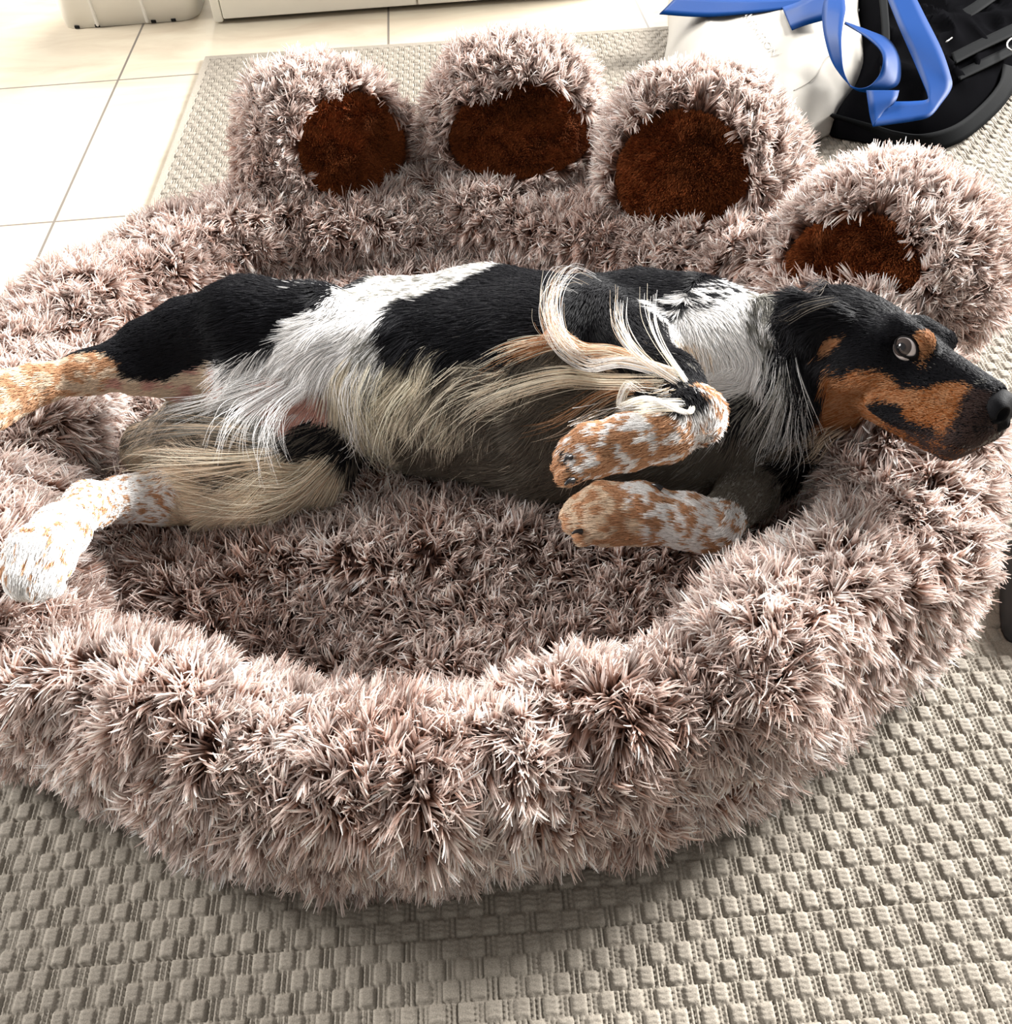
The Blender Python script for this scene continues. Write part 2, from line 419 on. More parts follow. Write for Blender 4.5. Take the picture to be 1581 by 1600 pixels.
for s_ in (-1, 1):
    he((.0475, s_ * .0345, .0175), (.0160, .0125, .0125), .004, 'sub')      # eye socket
    hc((.062, s_ * .0265, -.052), (.108, s_ * .022, -.0455), .0022, .0016, .004, 'sub')   # mouth line
    # ear: broad flap falling back from the side of the skull
    hc((-.020, s_ * .040, .016), (-.055, s_ * .052, .012), .014, .013, .014)
    hc((-.055, s_ * .052, .012), (-.100, s_ * .050, .004), .013, .010, .014)
    hc((-.035, s_ * .048, .012), (-.085, s_ * .054, -.012), .013, .009, .014)
he((.120, 0, -.018), (.026, .024, .023), .014)
he((.147, 0, -.004), (.010, .012, .010), .006, 'sub')
dv, dfc = dogF.nets()
# keep only the biggest connected piece of the body
def largest(v, f):
    lab = np.arange(len(v))
    while True:
        mn = lab[f].min(1); new = lab.copy()
        for k in range(f.shape[1]): np.minimum.at(new, f[:, k], mn)
        new = new[new]
        if (new == lab).all(): break
        lab = new
    u, c = np.unique(lab, return_counts=True); good = lab == u[c.argmax()]
    re = np.cumsum(good) - 1; f = f[good[f[:, 0]]]
    return v[good], re[f]
dv, dfc = largest(dv, dfc)
for it in range(2):     # relax the stair steps a little
    s_ = np.zeros_like(dv); n_ = np.zeros(len(dv))
    for a, b in ((0, 1), (1, 2), (2, 3), (3, 0)):
        np.add.at(s_, dfc[:, a], dv[dfc[:, b]]); np.add.at(s_, dfc[:, b], dv[dfc[:, a]]); np.add.at(n_, dfc[:, a], 1); np.add.at(n_, dfc[:, b], 1)
    dv = dv * .5 + s_ / n_[:, None] * .5
bvh = BVHTree.FromPolygons(dv.tolist(), dfc.tolist())
def hit(px, py, lift=0.0):
    d = Vector(ray(px, py)).normalized(); loc, nr, i, dist = bvh.ray_cast(Vector(CAM), d)
    if loc is None:
        # nearest surface to the ray
        o = Vector(CAM); best = None
        for t in np.arange(.5, 1.5, .01):
            l2, n2, i2, d2 = bvh.find_nearest(o + d * t)
            if best is None or d2 < best[1]: best = (l2, d2, n2)
        loc, nr = best[0], best[2]
    return np.array(loc) + lift * np.array(nr)

# ---- coat colours: strokes laid on the body itself, shoulder crease shade included
BLK = (.0065, .0065, .009); WHT = (.90, .88, .86); CRM = (.76, .69, .56); TAN = (.42, .215, .105); DTN = (.30, .105, .030); PNK = (.62, .36, .30)
DKG = (.15, .130, .105); BRN = (.050, .030, .026); BUF = (.72, .58, .44); PTN = (.54, .31, .175); GRY = (.30, .29, .26)
# x0,y0,x1,y1, radius px, colour A, colour B, share of B, patch size (0 = streaks hair by hair)
PATCH = [
 (-60, 655, 40, 610, 34, BUF, PTN, .5, 90), (60, 600, 150, 583, 24, PTN, BUF, .45, 90), (180, 604, 330, 602, 12, BUF, PNK, .4, 60),
 (150, 548, 200, 552, 16, BLK, BLK, 0, 0), (220, 545, 420, 500, 46, BLK, BLK, 0, 0), (250, 500, 480, 462, 26, BLK, BLK, 0, 0),
 (460, 452, 545, 452, 8, BLK, WHT, .2, 0), (400, 590, 470, 545, 24, WHT, WHT, 0, 0), (470, 560, 580, 480, 46, WHT, WHT, 0, 0), (360, 600, 420, 605, 14, WHT, PNK, .2, 0),
 (590, 455, 680, 452, 22, WHT, GRY, .4, 160), (580, 470, 610, 560, 30, WHT, GRY, .5, 160),
 (655, 495, 660, 500, 46, BLK, BLK, 0, 0), (700, 470, 850, 470, 34, BLK, BLK, 0, 0), (740, 520, 830, 530, 36, BLK, DKG, .1, 0),
 (545, 600, 610, 690, 40, CRM, GRY, .25, 0), (640, 570, 700, 640, 36, CRM, DKG, .35, 0), (760, 600, 860, 600, 34, DKG, CRM, .35, 0),
 (690, 690, 840, 690, 44, DKG, CRM, .16, 0), (850, 640, 925, 648, 32, DKG, CRM, .15, 0), (860, 560, 900, 610, 30, DKG, BUF, .25, 0),
 (440, 640, 500, 600, 32, PNK, WHT, .25, 0), (490, 690, 560, 690, 20, BLK, DKG, .4, 0), (380, 660, 420, 660, 25, GRY, WHT, .4, 0),
 (220, 680, 360, 680, 30, DKG, BUF, .4, 0), (220, 730, 500, 750, 34, BUF, CRM, .5, 0), (300, 800, 480, 790, 26, BUF, CRM, .4, 0),
 (120, 775, 260, 785, 22, WHT, PTN, .3, 170), (40, 900, 110, 820, 40, WHT, PTN, .16, 130),
 (880, 480, 930, 470, 34, BLK, BLK, 0, 0), (930, 450, 1070, 445, 22, BLK, BLK, 0, 0), (960, 500, 1000, 560, 40, BLK, DKG, .15, 0), (1010, 560, 1080, 615, 24, BLK, GRY, .2, 0),
 (1050, 480, 1100, 455, 20, BLK, WHT, .55, 150), (1110, 500, 1160, 560, 50, WHT, WHT, 0, 0), (1090, 560, 1110, 600, 22, WHT, BUF, .4, 0), (1180, 480, 1200, 520, 20, WHT, GRY, .6, 170),
 (1075, 600, 1110, 615, 13, PTN, WHT, .35, 200), (1090, 640, 1110, 680, 18, WHT, PTN, .25, 130), (930, 700, 1060, 690, 30, PTN, WHT, .34, 120), (880, 715, 890, 745, 16, PTN, BUF, .3, 0), (901, 694, 902, 735, 4.5, BLK, BRN, .3, 0),
 (900, 800, 980, 800, 34, BUF, PTN, .5, 90), (1000, 790, 1060, 800, 30, PTN, WHT, .5, 110), (1070, 820, 1130, 830, 24, WHT, PTN, .3, 130),
 (1190, 640, 1205, 670, 26, GRY, BLK, .4, 0), (1170, 690, 1230, 700, 26, DKG, WHT, .2, 0), (1198, 500, 1192, 600, 5, BLK, GRY, .3, 0), (1190, 620, 1150, 650, 5, BLK, GRY, .4, 0), (1225, 540, 1235, 660, 30, WHT, BLK, .5, 0), (1090, 740, 1200, 740, 40, DKG, GRY, .3, 0), (1240, 720, 1260, 720, 26, BLK, DKG, .3, 0),  # the two thin black strokes paint shade into the shoulder crease
 (1250, 672, 1330, 692, 16, BUF, BRN, .3, 0), (1255, 480, 1260, 600, 30, BLK, BLK, 0, 0),
 (1320, 490, 1440, 510, 40, BLK, BLK, 0, 0), (1330, 560, 1400, 570, 24, BLK, BLK, 0, 0), (1400, 580, 1450, 590, 14, BLK, BLK, 0, 0), (1470, 540, 1520, 590, 20, BLK, GRY, .15, 0),
 (1296, 542, 1306, 540, 8, TAN, DTN, .3, 0), (1446, 534, 1453, 548, 5.5, TAN, DTN, .3, 0), (1425, 518, 1472, 522, 9, BLK, BLK, 0, 0), (1468, 540, 1474, 578, 9, BLK, BLK, 0, 0), (1425, 568, 1452, 576, 8, BLK, BLK, 0, 0),
 (1492, 566, 1496, 574, 4, TAN, DTN, .5, 0),
 (1300, 600, 1330, 625, 17, TAN, DTN, .5, 0), (1345, 600, 1400, 612, 13, TAN, DTN, .4, 0), (1430, 610, 1490, 612, 13, TAN, DTN, .5, 0), (1290, 640, 1340, 650, 16, TAN, DTN, .6, 0), (1350, 640, 1365, 660, 13, TAN, DTN, .6, 0),
 (1420, 640, 1480, 635, 9, TAN, DTN, .7, 0), (1340, 675, 1430, 690, 13, DTN, BRN, .4, 0), (1385, 632, 1410, 640, 9.5, BLK, BLK, 0, 0), (1410, 650, 1460, 655, 5, BLK, BRN, .4, 0),
 (1445, 688, 1495, 700, 15, BRN, DTN, .25, 0), (1514, 640, 1516, 680, 11, BRN, BLK, .3, 0), (1440, 630, 1488, 640, 11, TAN, DTN, .6, 0), (1515, 695, 1522, 690, 4, GRY, BRN, .7, 0),
]
PA = np.array([hit(p[0], p[1]) for p in PATCH]); PB = np.array([hit(p[2], p[3]) for p in PATCH])
PR = np.array([p[4] for p in PATCH]) / 1560.0
def coat(P, ragged=.30):
    P = np.asarray(P, float)
    wob = P + vn3(P, 28, 2) * .010 + rng.normal(0, .0022, P.shape)
    best = np.full(len(P), 1e9); bi = np.zeros(len(P), int)
    for i in range(len(PATCH)):
        a, b = PA[i], PB[i]; ba = b - a; t = np.clip((wob - a) @ ba / (ba @ ba + 1e-12), 0, 1)
        d = (np.linalg.norm(wob - a - t[:, None] * ba, axis=1) - PR[i]) + (PR[i] < .02) * -.002
        u = d < best; best[u] = d[u]; bi[u] = i
    cA = np.array([p[5] for p in PATCH])[bi]; cB = np.array([p[6] for p in PATCH])[bi]
    sh = np.array([p[7] for p in PATCH])[bi]; fz = np.array([p[8] for p in PATCH])[bi]
    r = rng.random(len(P)) * .6 + vnoise(P, 110, 9) * .4     # streaky
    for f_ in set(p[8] for p in PATCH if p[8]):
        mk = fz == f_; r[mk] = np.clip((vnoise(P[mk], f_ * 1.5, 5) - .5) * 1.5 + .5, 0, 1) + rng.normal(0, .06, mk.sum())
    mix = (r < sh).astype(float)[:, None]
    c = cA * (1 - mix) + cB * mix
    return np.clip(c * np.exp(rng.normal(0, .13, len(P)))[:, None], 0, .95)
bare = (-1,)
dog = mesh('dog', dv, dfc, M_skin, cols=coat(dv) * .8)
tag(dog, 'black, white and tan long-haired dog lying on its side in the fluffy bed', 'dog')

# ---- coat strands: guides x0,y0,x1,y1,length m, lift, droop
GUIDE = [
 (430, 480, 250, 530, .015, .15, 0), (250, 540, 150, 565, .009, .12, 0), (100, 595, 10, 615, .006, .15, 0), (-10, 625, -40, 640, .006, .15, 0),
 (320, 600, 220, 600, .012, .2, .2), (560, 470, 500, 540, .020, .25, 0), (600, 520, 560, 600, .030, .25, .1), (500, 560, 420, 610, .045, .35, .5), (450, 590, 330, 640, .060, .35, .8),
 (520, 600, 470, 680, .040, .35, .6), (650, 460, 590, 470, .014, .2, 0), (640, 560, 610, 680, .042, .28, .2), (700, 590, 620, 690, .045, .25, .2), (800, 600, 690, 680, .045, .2, .1),
 (850, 470, 740, 480, .014, .12, 0), (680, 500, 620, 520, .012, .12, 0), (760, 550, 680, 600, .024, .2, 0), (880, 650, 740, 690, .045, .2, .1), (820, 700, 660, 720, .045, .2, .1),
 (950, 680, 850, 700, .040, .2, .1), (600, 700, 560, 740, .035, .25, .3), (480, 690, 400, 720, .025, .3, .3), (350, 700, 230, 700, .040, .3, .3), (480, 750, 300, 760, .045, .3, .3), (400, 790, 300, 800, .035, .3, .4),
 (240, 785, 160, 790, .008, .15, 0), (110, 820, 60, 870, .007, .15, 0), (60, 880, 30, 910, .006, .15, 0),
 (1060, 455, 920, 460, .013, .15, 0), (900, 480, 890, 520, .013, .15, 0), (960, 520, 1010, 580, .013, .15, 0), (1030, 570, 1085, 630, .010, .15, 0), (1100, 660, 1000, 690, .008, .15, 0), (1000, 700, 900, 722, .009, .15, 0),
 (1120, 830, 1000, 800, .009, .15, 0), (1000, 800, 900, 805, .010, .18, 0),
 (1090, 460, 1140, 490, .013, .2, 0), (1130, 520, 1150, 590, .018, .22, .1), (1180, 490, 1190, 560, .018, .25, .1), (1150, 600, 1120, 660, .024, .25, .2), (1225, 560, 1200, 650, .038, .3, .3), (1240, 600, 1225, 700, .040, .3, .5),
 (1180, 680, 1130, 740, .030, .25, .3), (1150, 740, 1060, 760, .030, .2, .2), (1250, 720, 1190, 760, .032, .25, .3),
 (1310, 660, 1250, 680, .022, .2, .2), (1260, 520, 1220, 600, .030, .25, .3), (1300, 480, 1230, 500, .028, .25, .1), (1255, 600, 1240, 660, .030, .25, .3),
 (1500, 610, 1400, 600, .0035, .2, 0), (1500, 570, 1450, 540, .0035, .2, 0), (1440, 510, 1360, 480, .0045, .2, 0), (1370, 560, 1310, 560, .0045, .2, 0), (1480, 680, 1400, 675, .0035, .2, 0), (1340, 610, 1290, 620, .006, .2, 0), (1400, 690, 1330, 680, .005, .2, 0),
 (1320, 530, 1290, 540, .006, .2, 0), (1350, 640, 1300, 640, .006, .2, 0),
]
GA = np.array([hit(g[0], g[1]) for g in GUIDE]); GD = unit(np.array([hit(g[2], g[3]) for g in GUIDE]) - GA)
GL = np.array([g[4] for g in GUIDE]); GF = np.array([g[5] for g in GUIDE]); GG = np.array([g[6] for g in GUIDE])
def flow(P):
    D = np.zeros_like(P); L = np.zeros(len(P)); Fz = np.zeros(len(P)); G = np.zeros(len(P)); W = np.zeros(len(P))
    for i in range(len(GUIDE)):
        w_ = 1 / (((P - GA[i]) ** 2).sum(1) + 1e-5) ** 3.2
        D += w_[:, None] * GD[i]; L += w_ * GL[i]; Fz += w_ * GF[i]; G += w_ * GG[i]; W += w_
    return D / W[:, None], L / W, Fz / W, G / W
LIMBS = [  # joints of the short-haired stretches, hair length
 ([(1075, 635, .30), (1100, 655, .30), (1040, 688, .297), (980, 700, .295), (925, 712, .292), (885, 722, .290)], .0065, .034),
 ([(1165, 770, .13), (1115, 825, .152), (1075, 815, .158), (1000, 803, .162), (945, 803, .162), (890, 806, .158)], .0075, .036),
 ([(925, 495, .235), (990, 545, .265), (1045, 600, .29), (1080, 640, .30)], .012, .038),
 ([(235, 552, .212), (175, 574, .215), (135, 583, .218), (60, 600, .225), (10, 618, .23), (-60, 655, .235)], .0065, .032),
 ([(230, 778, .118), (190, 780, .135), (140, 790, .175), (95, 830, .215), (62, 870, .235), (42, 905, .24), (30, 930, .24)], .0065, .038),
]
LP = [(np.array([J(*p) for p in pts]), l, r) for pts, l, r in LIMBS]
def limb_flow(P, D, L, Fz, G):
    for pts, l, r in LP:
        best = np.full(len(P), 9.); dr = np.zeros_like(P)
        for a, b in zip(pts[:-1], pts[1:]):
            ba = b - a; t = np.clip((P - a) @ ba / (ba @ ba), 0, 1); d = np.linalg.norm(P - a - t[:, None] * ba, axis=1)
            u = d < best; best[u] = d[u]; dr[u] = unit(ba)
        w_ = np.clip((r + .008 - best) / .010, 0, 1)
        D = D * (1 - w_[:, None]) + dr * w_[:, None]; L = L * (1 - w_) + l * w_; Fz = Fz * (1 - w_) + .12 * w_; G = G * (1 - w_)
    return D, L, Fz, G
def coat_strands(n, seed, lenmul=1.0, radmul=1.0):
    camd = CAM
    def keep(c, N):   # denser where short-haired, none on the hidden underside
        return np.where(N[:, 2] < -.75, .05, 1.0) * np.where(np.linalg.norm(c - hp(.05, 0, 0), axis=1) < .12, 3.0, 1.0)
    P, N = sample_surface(dv, dfc, n, keep)
    # leave eyes, nose and the mouth line bare
    ok = np.ones(len(P), bool)
    for s_ in (-1, 1):
        ok &= np.linalg.norm(P - hp(.0475, s_ * .033, .018), axis=1) > .0135
    ok &= np.linalg.norm(P - hp(.147, 0, -.005), axis=1) > .0195
    P, N = P[ok], N[ok]; n = len(P)
    D, L, Fz, G = limb_flow(P, *flow(P))
    D = D - N * (D * N).sum(1, keepdims=True); D = unit(D)
    long = np.clip((L - .012) / .03, 0, 1)[:, None]
    # locks: hairs lean together in clumps
    side = np.cross(N, D)
    lk = vnoise(P, 75, 1) * 2 - 1; lk2 = vnoise(P, 28, 6) * 2 - 1
    D = unit(D + side * ((lk * .45 + lk2 * .5) * (.25 + .75 * long[:, 0]))[:, None] + rng.normal(0, .07, P.shape))
    L = L * lenmul * (.65 + .55 * rng.random(n)) * (.8 + .5 * vnoise(P, 60, 3))
    K = 7; t = np.linspace(0, 1, K)
    out = np.zeros((n, K, 3)); out[:, 0] = P - N * .001
    d = unit(D + N * (Fz + .12)[:, None]); cur = out[:, 0].copy()
    curl = (vnoise(P, 45, 8) * 2 - 1) * 1.1
    for k in range(1, K):
        d = unit(d - N * (.16 * Fz)[:, None] + np.array([0, 0, -1.]) * (G * .16)[:, None] + side * (curl * .16 * long[:, 0])[:, None])
        cur = cur + d * (L / (K - 1))[:, None]
        s_ = dogF.sample(cur); push = np.clip(.0012 + .004 * rng.random(n) * long[:, 0] - s_, 0, .01)
        cur = cur + N * push[:, None]; out[:, k] = cur
    r0 = (.00034 + .00010 * long[:, 0]) * radmul
    rad = r0[:, None] * np.array([1, 1, .95, .85, .7, .5, .2])[None]
    c = coat(P)
    isdark = (c.mean(1) < .05)
    cc = c[:, None, :] * np.linspace(.82, 1.12, K)[None, :, None]
    cc = np.clip(cc, 0, .95)
    return out, rad, cc
o1 = coat_strands(330000, 1)
strands('coat', *o1, M_coat, dog)

# ---- feathering: long locks on the foreleg and flank
def lock(pts, n, spread, ca, cb, share, r=.00030, tipspread=2.0, wav=.5):
    n = int(n * .8); spread = spread * 1.25; C = np.array([hit(x, y, l * .8) for x, y, l in pts]); C = catmull(C, 5); K = len(C)
    t = np.linspace(0, 1, K); T = unit(np.gradient(C, axis=0))
    off = unit(rng.normal(0, 1, (n, 3))) * rng.random((n, 1)) ** .5
    env = (.8 - .35 * np.minimum(t * 5, 1) + tipspread * t * (1 - .25 * t))[None, :, None]
    P = C[None] + off[:, None] * spread * env
    P += (np.sin(t[None] * 5 + rng.random((n, 1)) * 6) * t[None])[..., None] * unit(rng.normal(0, 1, (n, 1, 3))) * spread * wav
    end = .6 + .4 * rng.random(n)
    # shorten by resampling along the lock
    idx = end[:, None] * t[None] * (K - 1); i0 = np.clip(idx.astype(int), 0, K - 2); f_ = (idx - i0)[..., None]
    ar = np.arange(n)[:, None]
    P = P[ar, i0] * (1 - f_) + P[ar, i0 + 1] * f_
    rad = np.full((n, K), r) * (1 - .75 * t[None] ** 2) * np.clip(.35 + t[None] * 5, 0, 1)
    mixc = (rng.random(n) < share)[:, None]
    c = np.where(mixc, np.array(cb), np.array(ca)) * np.exp(rng.normal(0, .15, (n, 1)))
    return P, rad, np.repeat(np.clip(c, 0, .9)[:, None], K, 1)
FE = [
 ([(1060, 590, .004), (1000, 575, .02), (930, 570, .03), (875, 545, .035), (862, 500, .04), (885, 468, .04), (925, 470, .03)], 70, .0075, WHT, BUF, .35),
 ([(1050, 590, .004), (985, 560, .02), (905, 555, .028), (858, 520, .032), (865, 470, .034)], 80, .007, CRM, TAN, .35),
 ([(1060, 600, .004), (1015, 570, .02), (985, 530, .03), (975, 490, .03)], 45, .005, WHT, BUF, .4),
 ([(1070, 600, .004), (1035, 560, .02), (1010, 520, .025), (1005, 475, .03)], 24, .004, WHT, CRM, .4),
 ([(1040, 600, .006), (960, 585, .02), (880, 590, .022), (800, 610, .02), (740, 640, .016), (690, 690, .01)], 110, .010, CRM, BUF, .3),
 ([(1030, 605, .006), (950, 610, .02), (880, 650, .02), (830, 665, .012)], 60, .008, TAN, BUF, .4),
 ([(900, 540, .01), (850, 545, .02), (800, 560, .018), (740, 590, .014)], 70, .008, TAN, CRM, .4),
 ([(870, 500, .01), (850, 540, .02), (830, 550, .02), (780, 560, .016)], 50, .006, TAN, DTN, .4),
 ([(1080, 640, .006), (1060, 655, .018), (1015, 648, .022), (1000, 620, .026), (1010, 602, .028), (1030, 615, .028), (1035, 640, .022)], 50, .0030, WHT, CRM, .4),
 ([(1060, 640, .006), (1010, 650, .012), (960, 640, .014), (910, 660, .01)], 60, .007, WHT, CRM, .5),
 ([(1050, 620, .008), (990, 610, .018), (940, 640, .02), (900, 680, .012)], 50, .008, BUF, WHT, .4),
 ([(450, 600, .01), (400, 640, .03), (370, 690, .03), (350, 740, .02)], 60, .012, WHT, WHT, .3),
 ([(420, 600, .01), (340, 625, .03), (280, 660, .03), (240, 700, .02)], 60, .013, WHT, GRY, .3),
 ([(480, 600, .01), (440, 650, .03), (410, 700, .03), (420, 740, .02)], 60, .012, WHT, WHT, .3),
 ([(560, 620, .01), (550, 670, .02), (520, 700, .02)], 40, .009, WHT, CRM, .3),
 ([(600, 580, .01), (590, 620, .016), (600, 680, .016), (630, 730, .008)], 60, .017, (.78, .74, .6), CRM, .4),
 ([(650, 595, .01), (625, 630, .016), (610, 690, .016), (620, 740, .008)], 60, .017, (.78, .74, .6), CRM, .5),
 ([(560, 575, .01), (550, 610, .018), (575, 670, .018), (600, 720, .008)], 50, .017, WHT, CRM, .4),
 ([(720, 588, .008), (680, 620, .014), (640, 670, .014), (600, 700, .01)], 50, .017, CRM, DKG, .3),
 ([(800, 598, .008), (740, 620, .014), (680, 660, .014), (620, 700, .01)], 50, .017, CRM, DKG, .4),
 ([(500, 720, .01), (440, 760, .02), (380, 770, .016), (290, 760, .01)], 110, .016, BUF, CRM, .6),
 ([(510, 740, .01), (490, 790, .02), (440, 810, .016)], 90, .012, CRM, BUF, .5),
 ([(420, 720, .01), (340, 730, .02), (260, 740, .018), (200, 750, .01)], 90, .014, BUF, CRM, .4),
 ([(380, 680, .01), (300, 690, .02), (230, 690, .02), (190, 720, .01)], 80, .014, GRY, BUF, .5),
 ([(1225, 570, .008), (1215, 620, .018), (1190, 670, .018), (1180, 710, .01)], 100, .012, WHT, GRY, .4),
 ([(1250, 600, .008), (1235, 650, .018), (1230, 690, .018), (1215, 720, .012)], 90, .012, WHT, BLK, .5),
 ([(1235, 540, .008), (1240, 600, .018), (1255, 660, .02), (1250, 690, .015)], 70, .010, BLK, WHT, .35),
 ([(1300, 480, .008), (1260, 490, .018), (1230, 500, .018), (1205, 495, .014)], 70, .007, BLK, DKG, .2),
 ([(1310, 475, .008), (1290, 465, .018), (1265, 475, .02), (1240, 470, .016)], 50, .006, BLK, DKG, .15),
 ([(1260, 520, .008), (1235, 560, .018), (1230, 610, .018), (1245, 650, .012)], 90, .010, BLK, BLK, .3),
 ([(1315, 660, .004), (1280, 670, .012), (1260, 690, .012), (1240, 690, .01)], 90, .010, BUF, BRN, .4),
]
fp, fr, fcx = [], [], []
for L_ in FE:
    a, b, c = lock(*L_)
    # bring every lock to the same number of points
    K = 16; s0 = np.linspace(0, a.shape[1] - 1, K); i0 = np.clip(s0.astype(int), 0, a.shape[1] - 2); f_ = s0 - i0
    fp.append(a[:, i0] * (1 - f_)[None, :, None] + a[:, i0 + 1] * f_[None, :, None]); fr.append(b[:, i0]); fcx.append(c[:, i0])
fo = strands('feathering', np.concatenate(fp), np.concatenate(fr), np.concatenate(fcx), M_coat, dog)
fo['label'] = 'long pale wavy feathering'

# ---- eyes, lids, nose, claws
def basis(n):
    n = unit(np.array(n, float)); a = np.cross(n, [0, 0, 1.]); a = unit(a); return a, np.cross(n, a), n
def uv_ball(c, r, nx=32, ny=20, M=np.eye(3)):
    V = []; Fc = []
    for j in range(ny + 1):
        th = math.pi * j / ny
        for i in range(nx):
            ph = 2 * math.pi * i / nx; V.append(np.array(c) + M @ (np.array([math.sin(th) * math.cos(ph), math.sin(th) * math.sin(ph), math.cos(th)]) * r))
    for j in range(ny):
        for i in range(nx): Fc.append((j * nx + i, (j + 1) * nx + i, (j + 1) * nx + (i + 1) % nx, j * nx + (i + 1) % nx))
    return V, Fc
M_eye = mat('eye_white', (.62, .56, .54), .15, .35); M_iris = mat('eye_iris', (.05, .038, .034), .15, .35); M_pup = mat('eye_pupil', (.004, .004, .005), .05, .7)
M_lid = mat('eyelid_skin', (.008, .007, .007), .5, .12); M_nose = mat('nose_leather', (.006, .006, .007), .6, .05)
add_noise_bump(M_nose, 900, .5, .0006, 2)
for s_ in (-1, 1):
    c = hp(.0440, s_ * .0235, .0175); er = .0128 * HS
    look = unit(HM @ np.array([.26, s_ * .93, .16]))              # direction the opening faces
    v, f = uv_ball(c, er)
    eye = mesh('eye', v, f, M_eye, dog)
    gaze = unit(unit(CAM - c) + R.T @ np.array([-.62, .04, 0]) + (HM[:, 1] * .4 if s_ > 0 else 0))
    a, b, n = basis(gaze)
    def cap(rr, h0, hgt, name, mt, par_):
        V = []; Fc = []
        for j in range(9):
            q = rr * j / 8
            for i in range(32):
                ph = i / 32 * 2 * math.pi
                V.append(c + n * (math.sqrt(max(er ** 2 - q * q, 0)) + h0 + hgt * (1 - (j / 8) ** 2)) + (a * math.cos(ph) + b * math.sin(ph)) * q)
        for j in range(8):
            for i in range(32): Fc.append((j * 32 + i, (j + 1) * 32 + i, (j + 1) * 32 + (i + 1) % 32, j * 32 + (i + 1) % 32))
        return mesh(name, V, Fc, mt, par_)
    cap(.0084 * HS, .0002, .0004, 'iris', M_iris, eye); cap(.0040 * HS, .0011, .0004, 'pupil', M_pup, eye)
    # lids: rim of skin round an almond opening
    ax = unit(HM @ np.array([.93, 0, -.36]) - look * (look @ (HM @ np.array([.93, 0, -.36])))); ay = np.cross(look, ax)
    if ay @ (HM @ np.array([0, 0, 1.])) < 0: ay = -ay
    def ringp(k, grow):
        P = []
        for i in range(48):
            ph = i / 48 * 2 * math.pi; x = math.cos(ph) * .0124 * grow; y = math.sin(ph) * (.0086 if math.sin(ph) > 0 else .0074) * grow * (1 - .25 * abs(math.cos(ph)) ** 3)
            x *= HS; y *= HS
            z = math.sqrt(max((er + .0006) ** 2 - min(x * x + y * y, er ** 2 * .97), 0))
            P.append(c + ax * x + ay * y + look * (z + k))
        return np.array(P)
    r1, r2, r3 = ringp(.0002, .86), ringp(.0016, 1.0), ringp(-.004, 1.35)
    V = np.concatenate([ringp(-.0012, .86), r1, (r1 + r2) / 2 + look * .0006, r2, r3]); Fc = [(k * 48 + i, k * 48 + (i + 1) % 48, (k + 1) * 48 + (i + 1) % 48, (k + 1) * 48 + i) for k in range(4) for i in range(48)]
    mesh('eyelid', V, Fc, M_lid, dog)
nf = Field(hp(.142, 0, -.005) - .036, hp(.142, 0, -.005) + .036, .0009)
nf.ell(hp(.139, 0, -.004), HM, np.array((.0145, .0180, .0155)) * HS, .004)
for s_ in (-1, 1):
    nf.ell(hp(.144, s_ * .0110, -.0065), HM, np.array((.0105, .0095, .0115)) * HS, .005)
    nf.ell(hp(.1525, s_ * .0120, -.0065), HM, np.array((.0085, .0058, .0062)) * HS, .002, 'sub')
    nf.cone(hp(.155, s_ * .0085, -.009), hp(.149, s_ * .0165, -.0135), .0020, .0014, .002, 'sub')
nf.cone(hp(.153, 0, -.016), hp(.138, 0, -.032), .0052, .006, .006)
nf.cone(hp(.160, 0, -.004), hp(.155, 0, -.022), .0009, .0009, .002, 'sub')
v, f = nf.nets(); mesh('nose', v, f, M_nose, dog)
M_claw = mat('claw_horn', (.012, .011, .012), .3, .5)
def claw(p, q, r=.0032):
    a, b = np.array(p), np.array(q); mid = (a + b) / 2 + np.array([0, 0, .002])
    v, f = tube(catmull([a, mid, b], 5), np.linspace(r, r * .25, 11), 8); mesh('claw', v, f, M_claw, dog)
for (x0, y0, x1, y1) in ((893, 716, 880, 722), (893, 748, 882, 758),
                        (910, 832, 893, 834), (1032, 768, 1018, 757),
                        ):
    p = hit(x0, y0, .003); q = np.array(at(x1, y1, p[2] + .001)); claw(p, q, .0034)

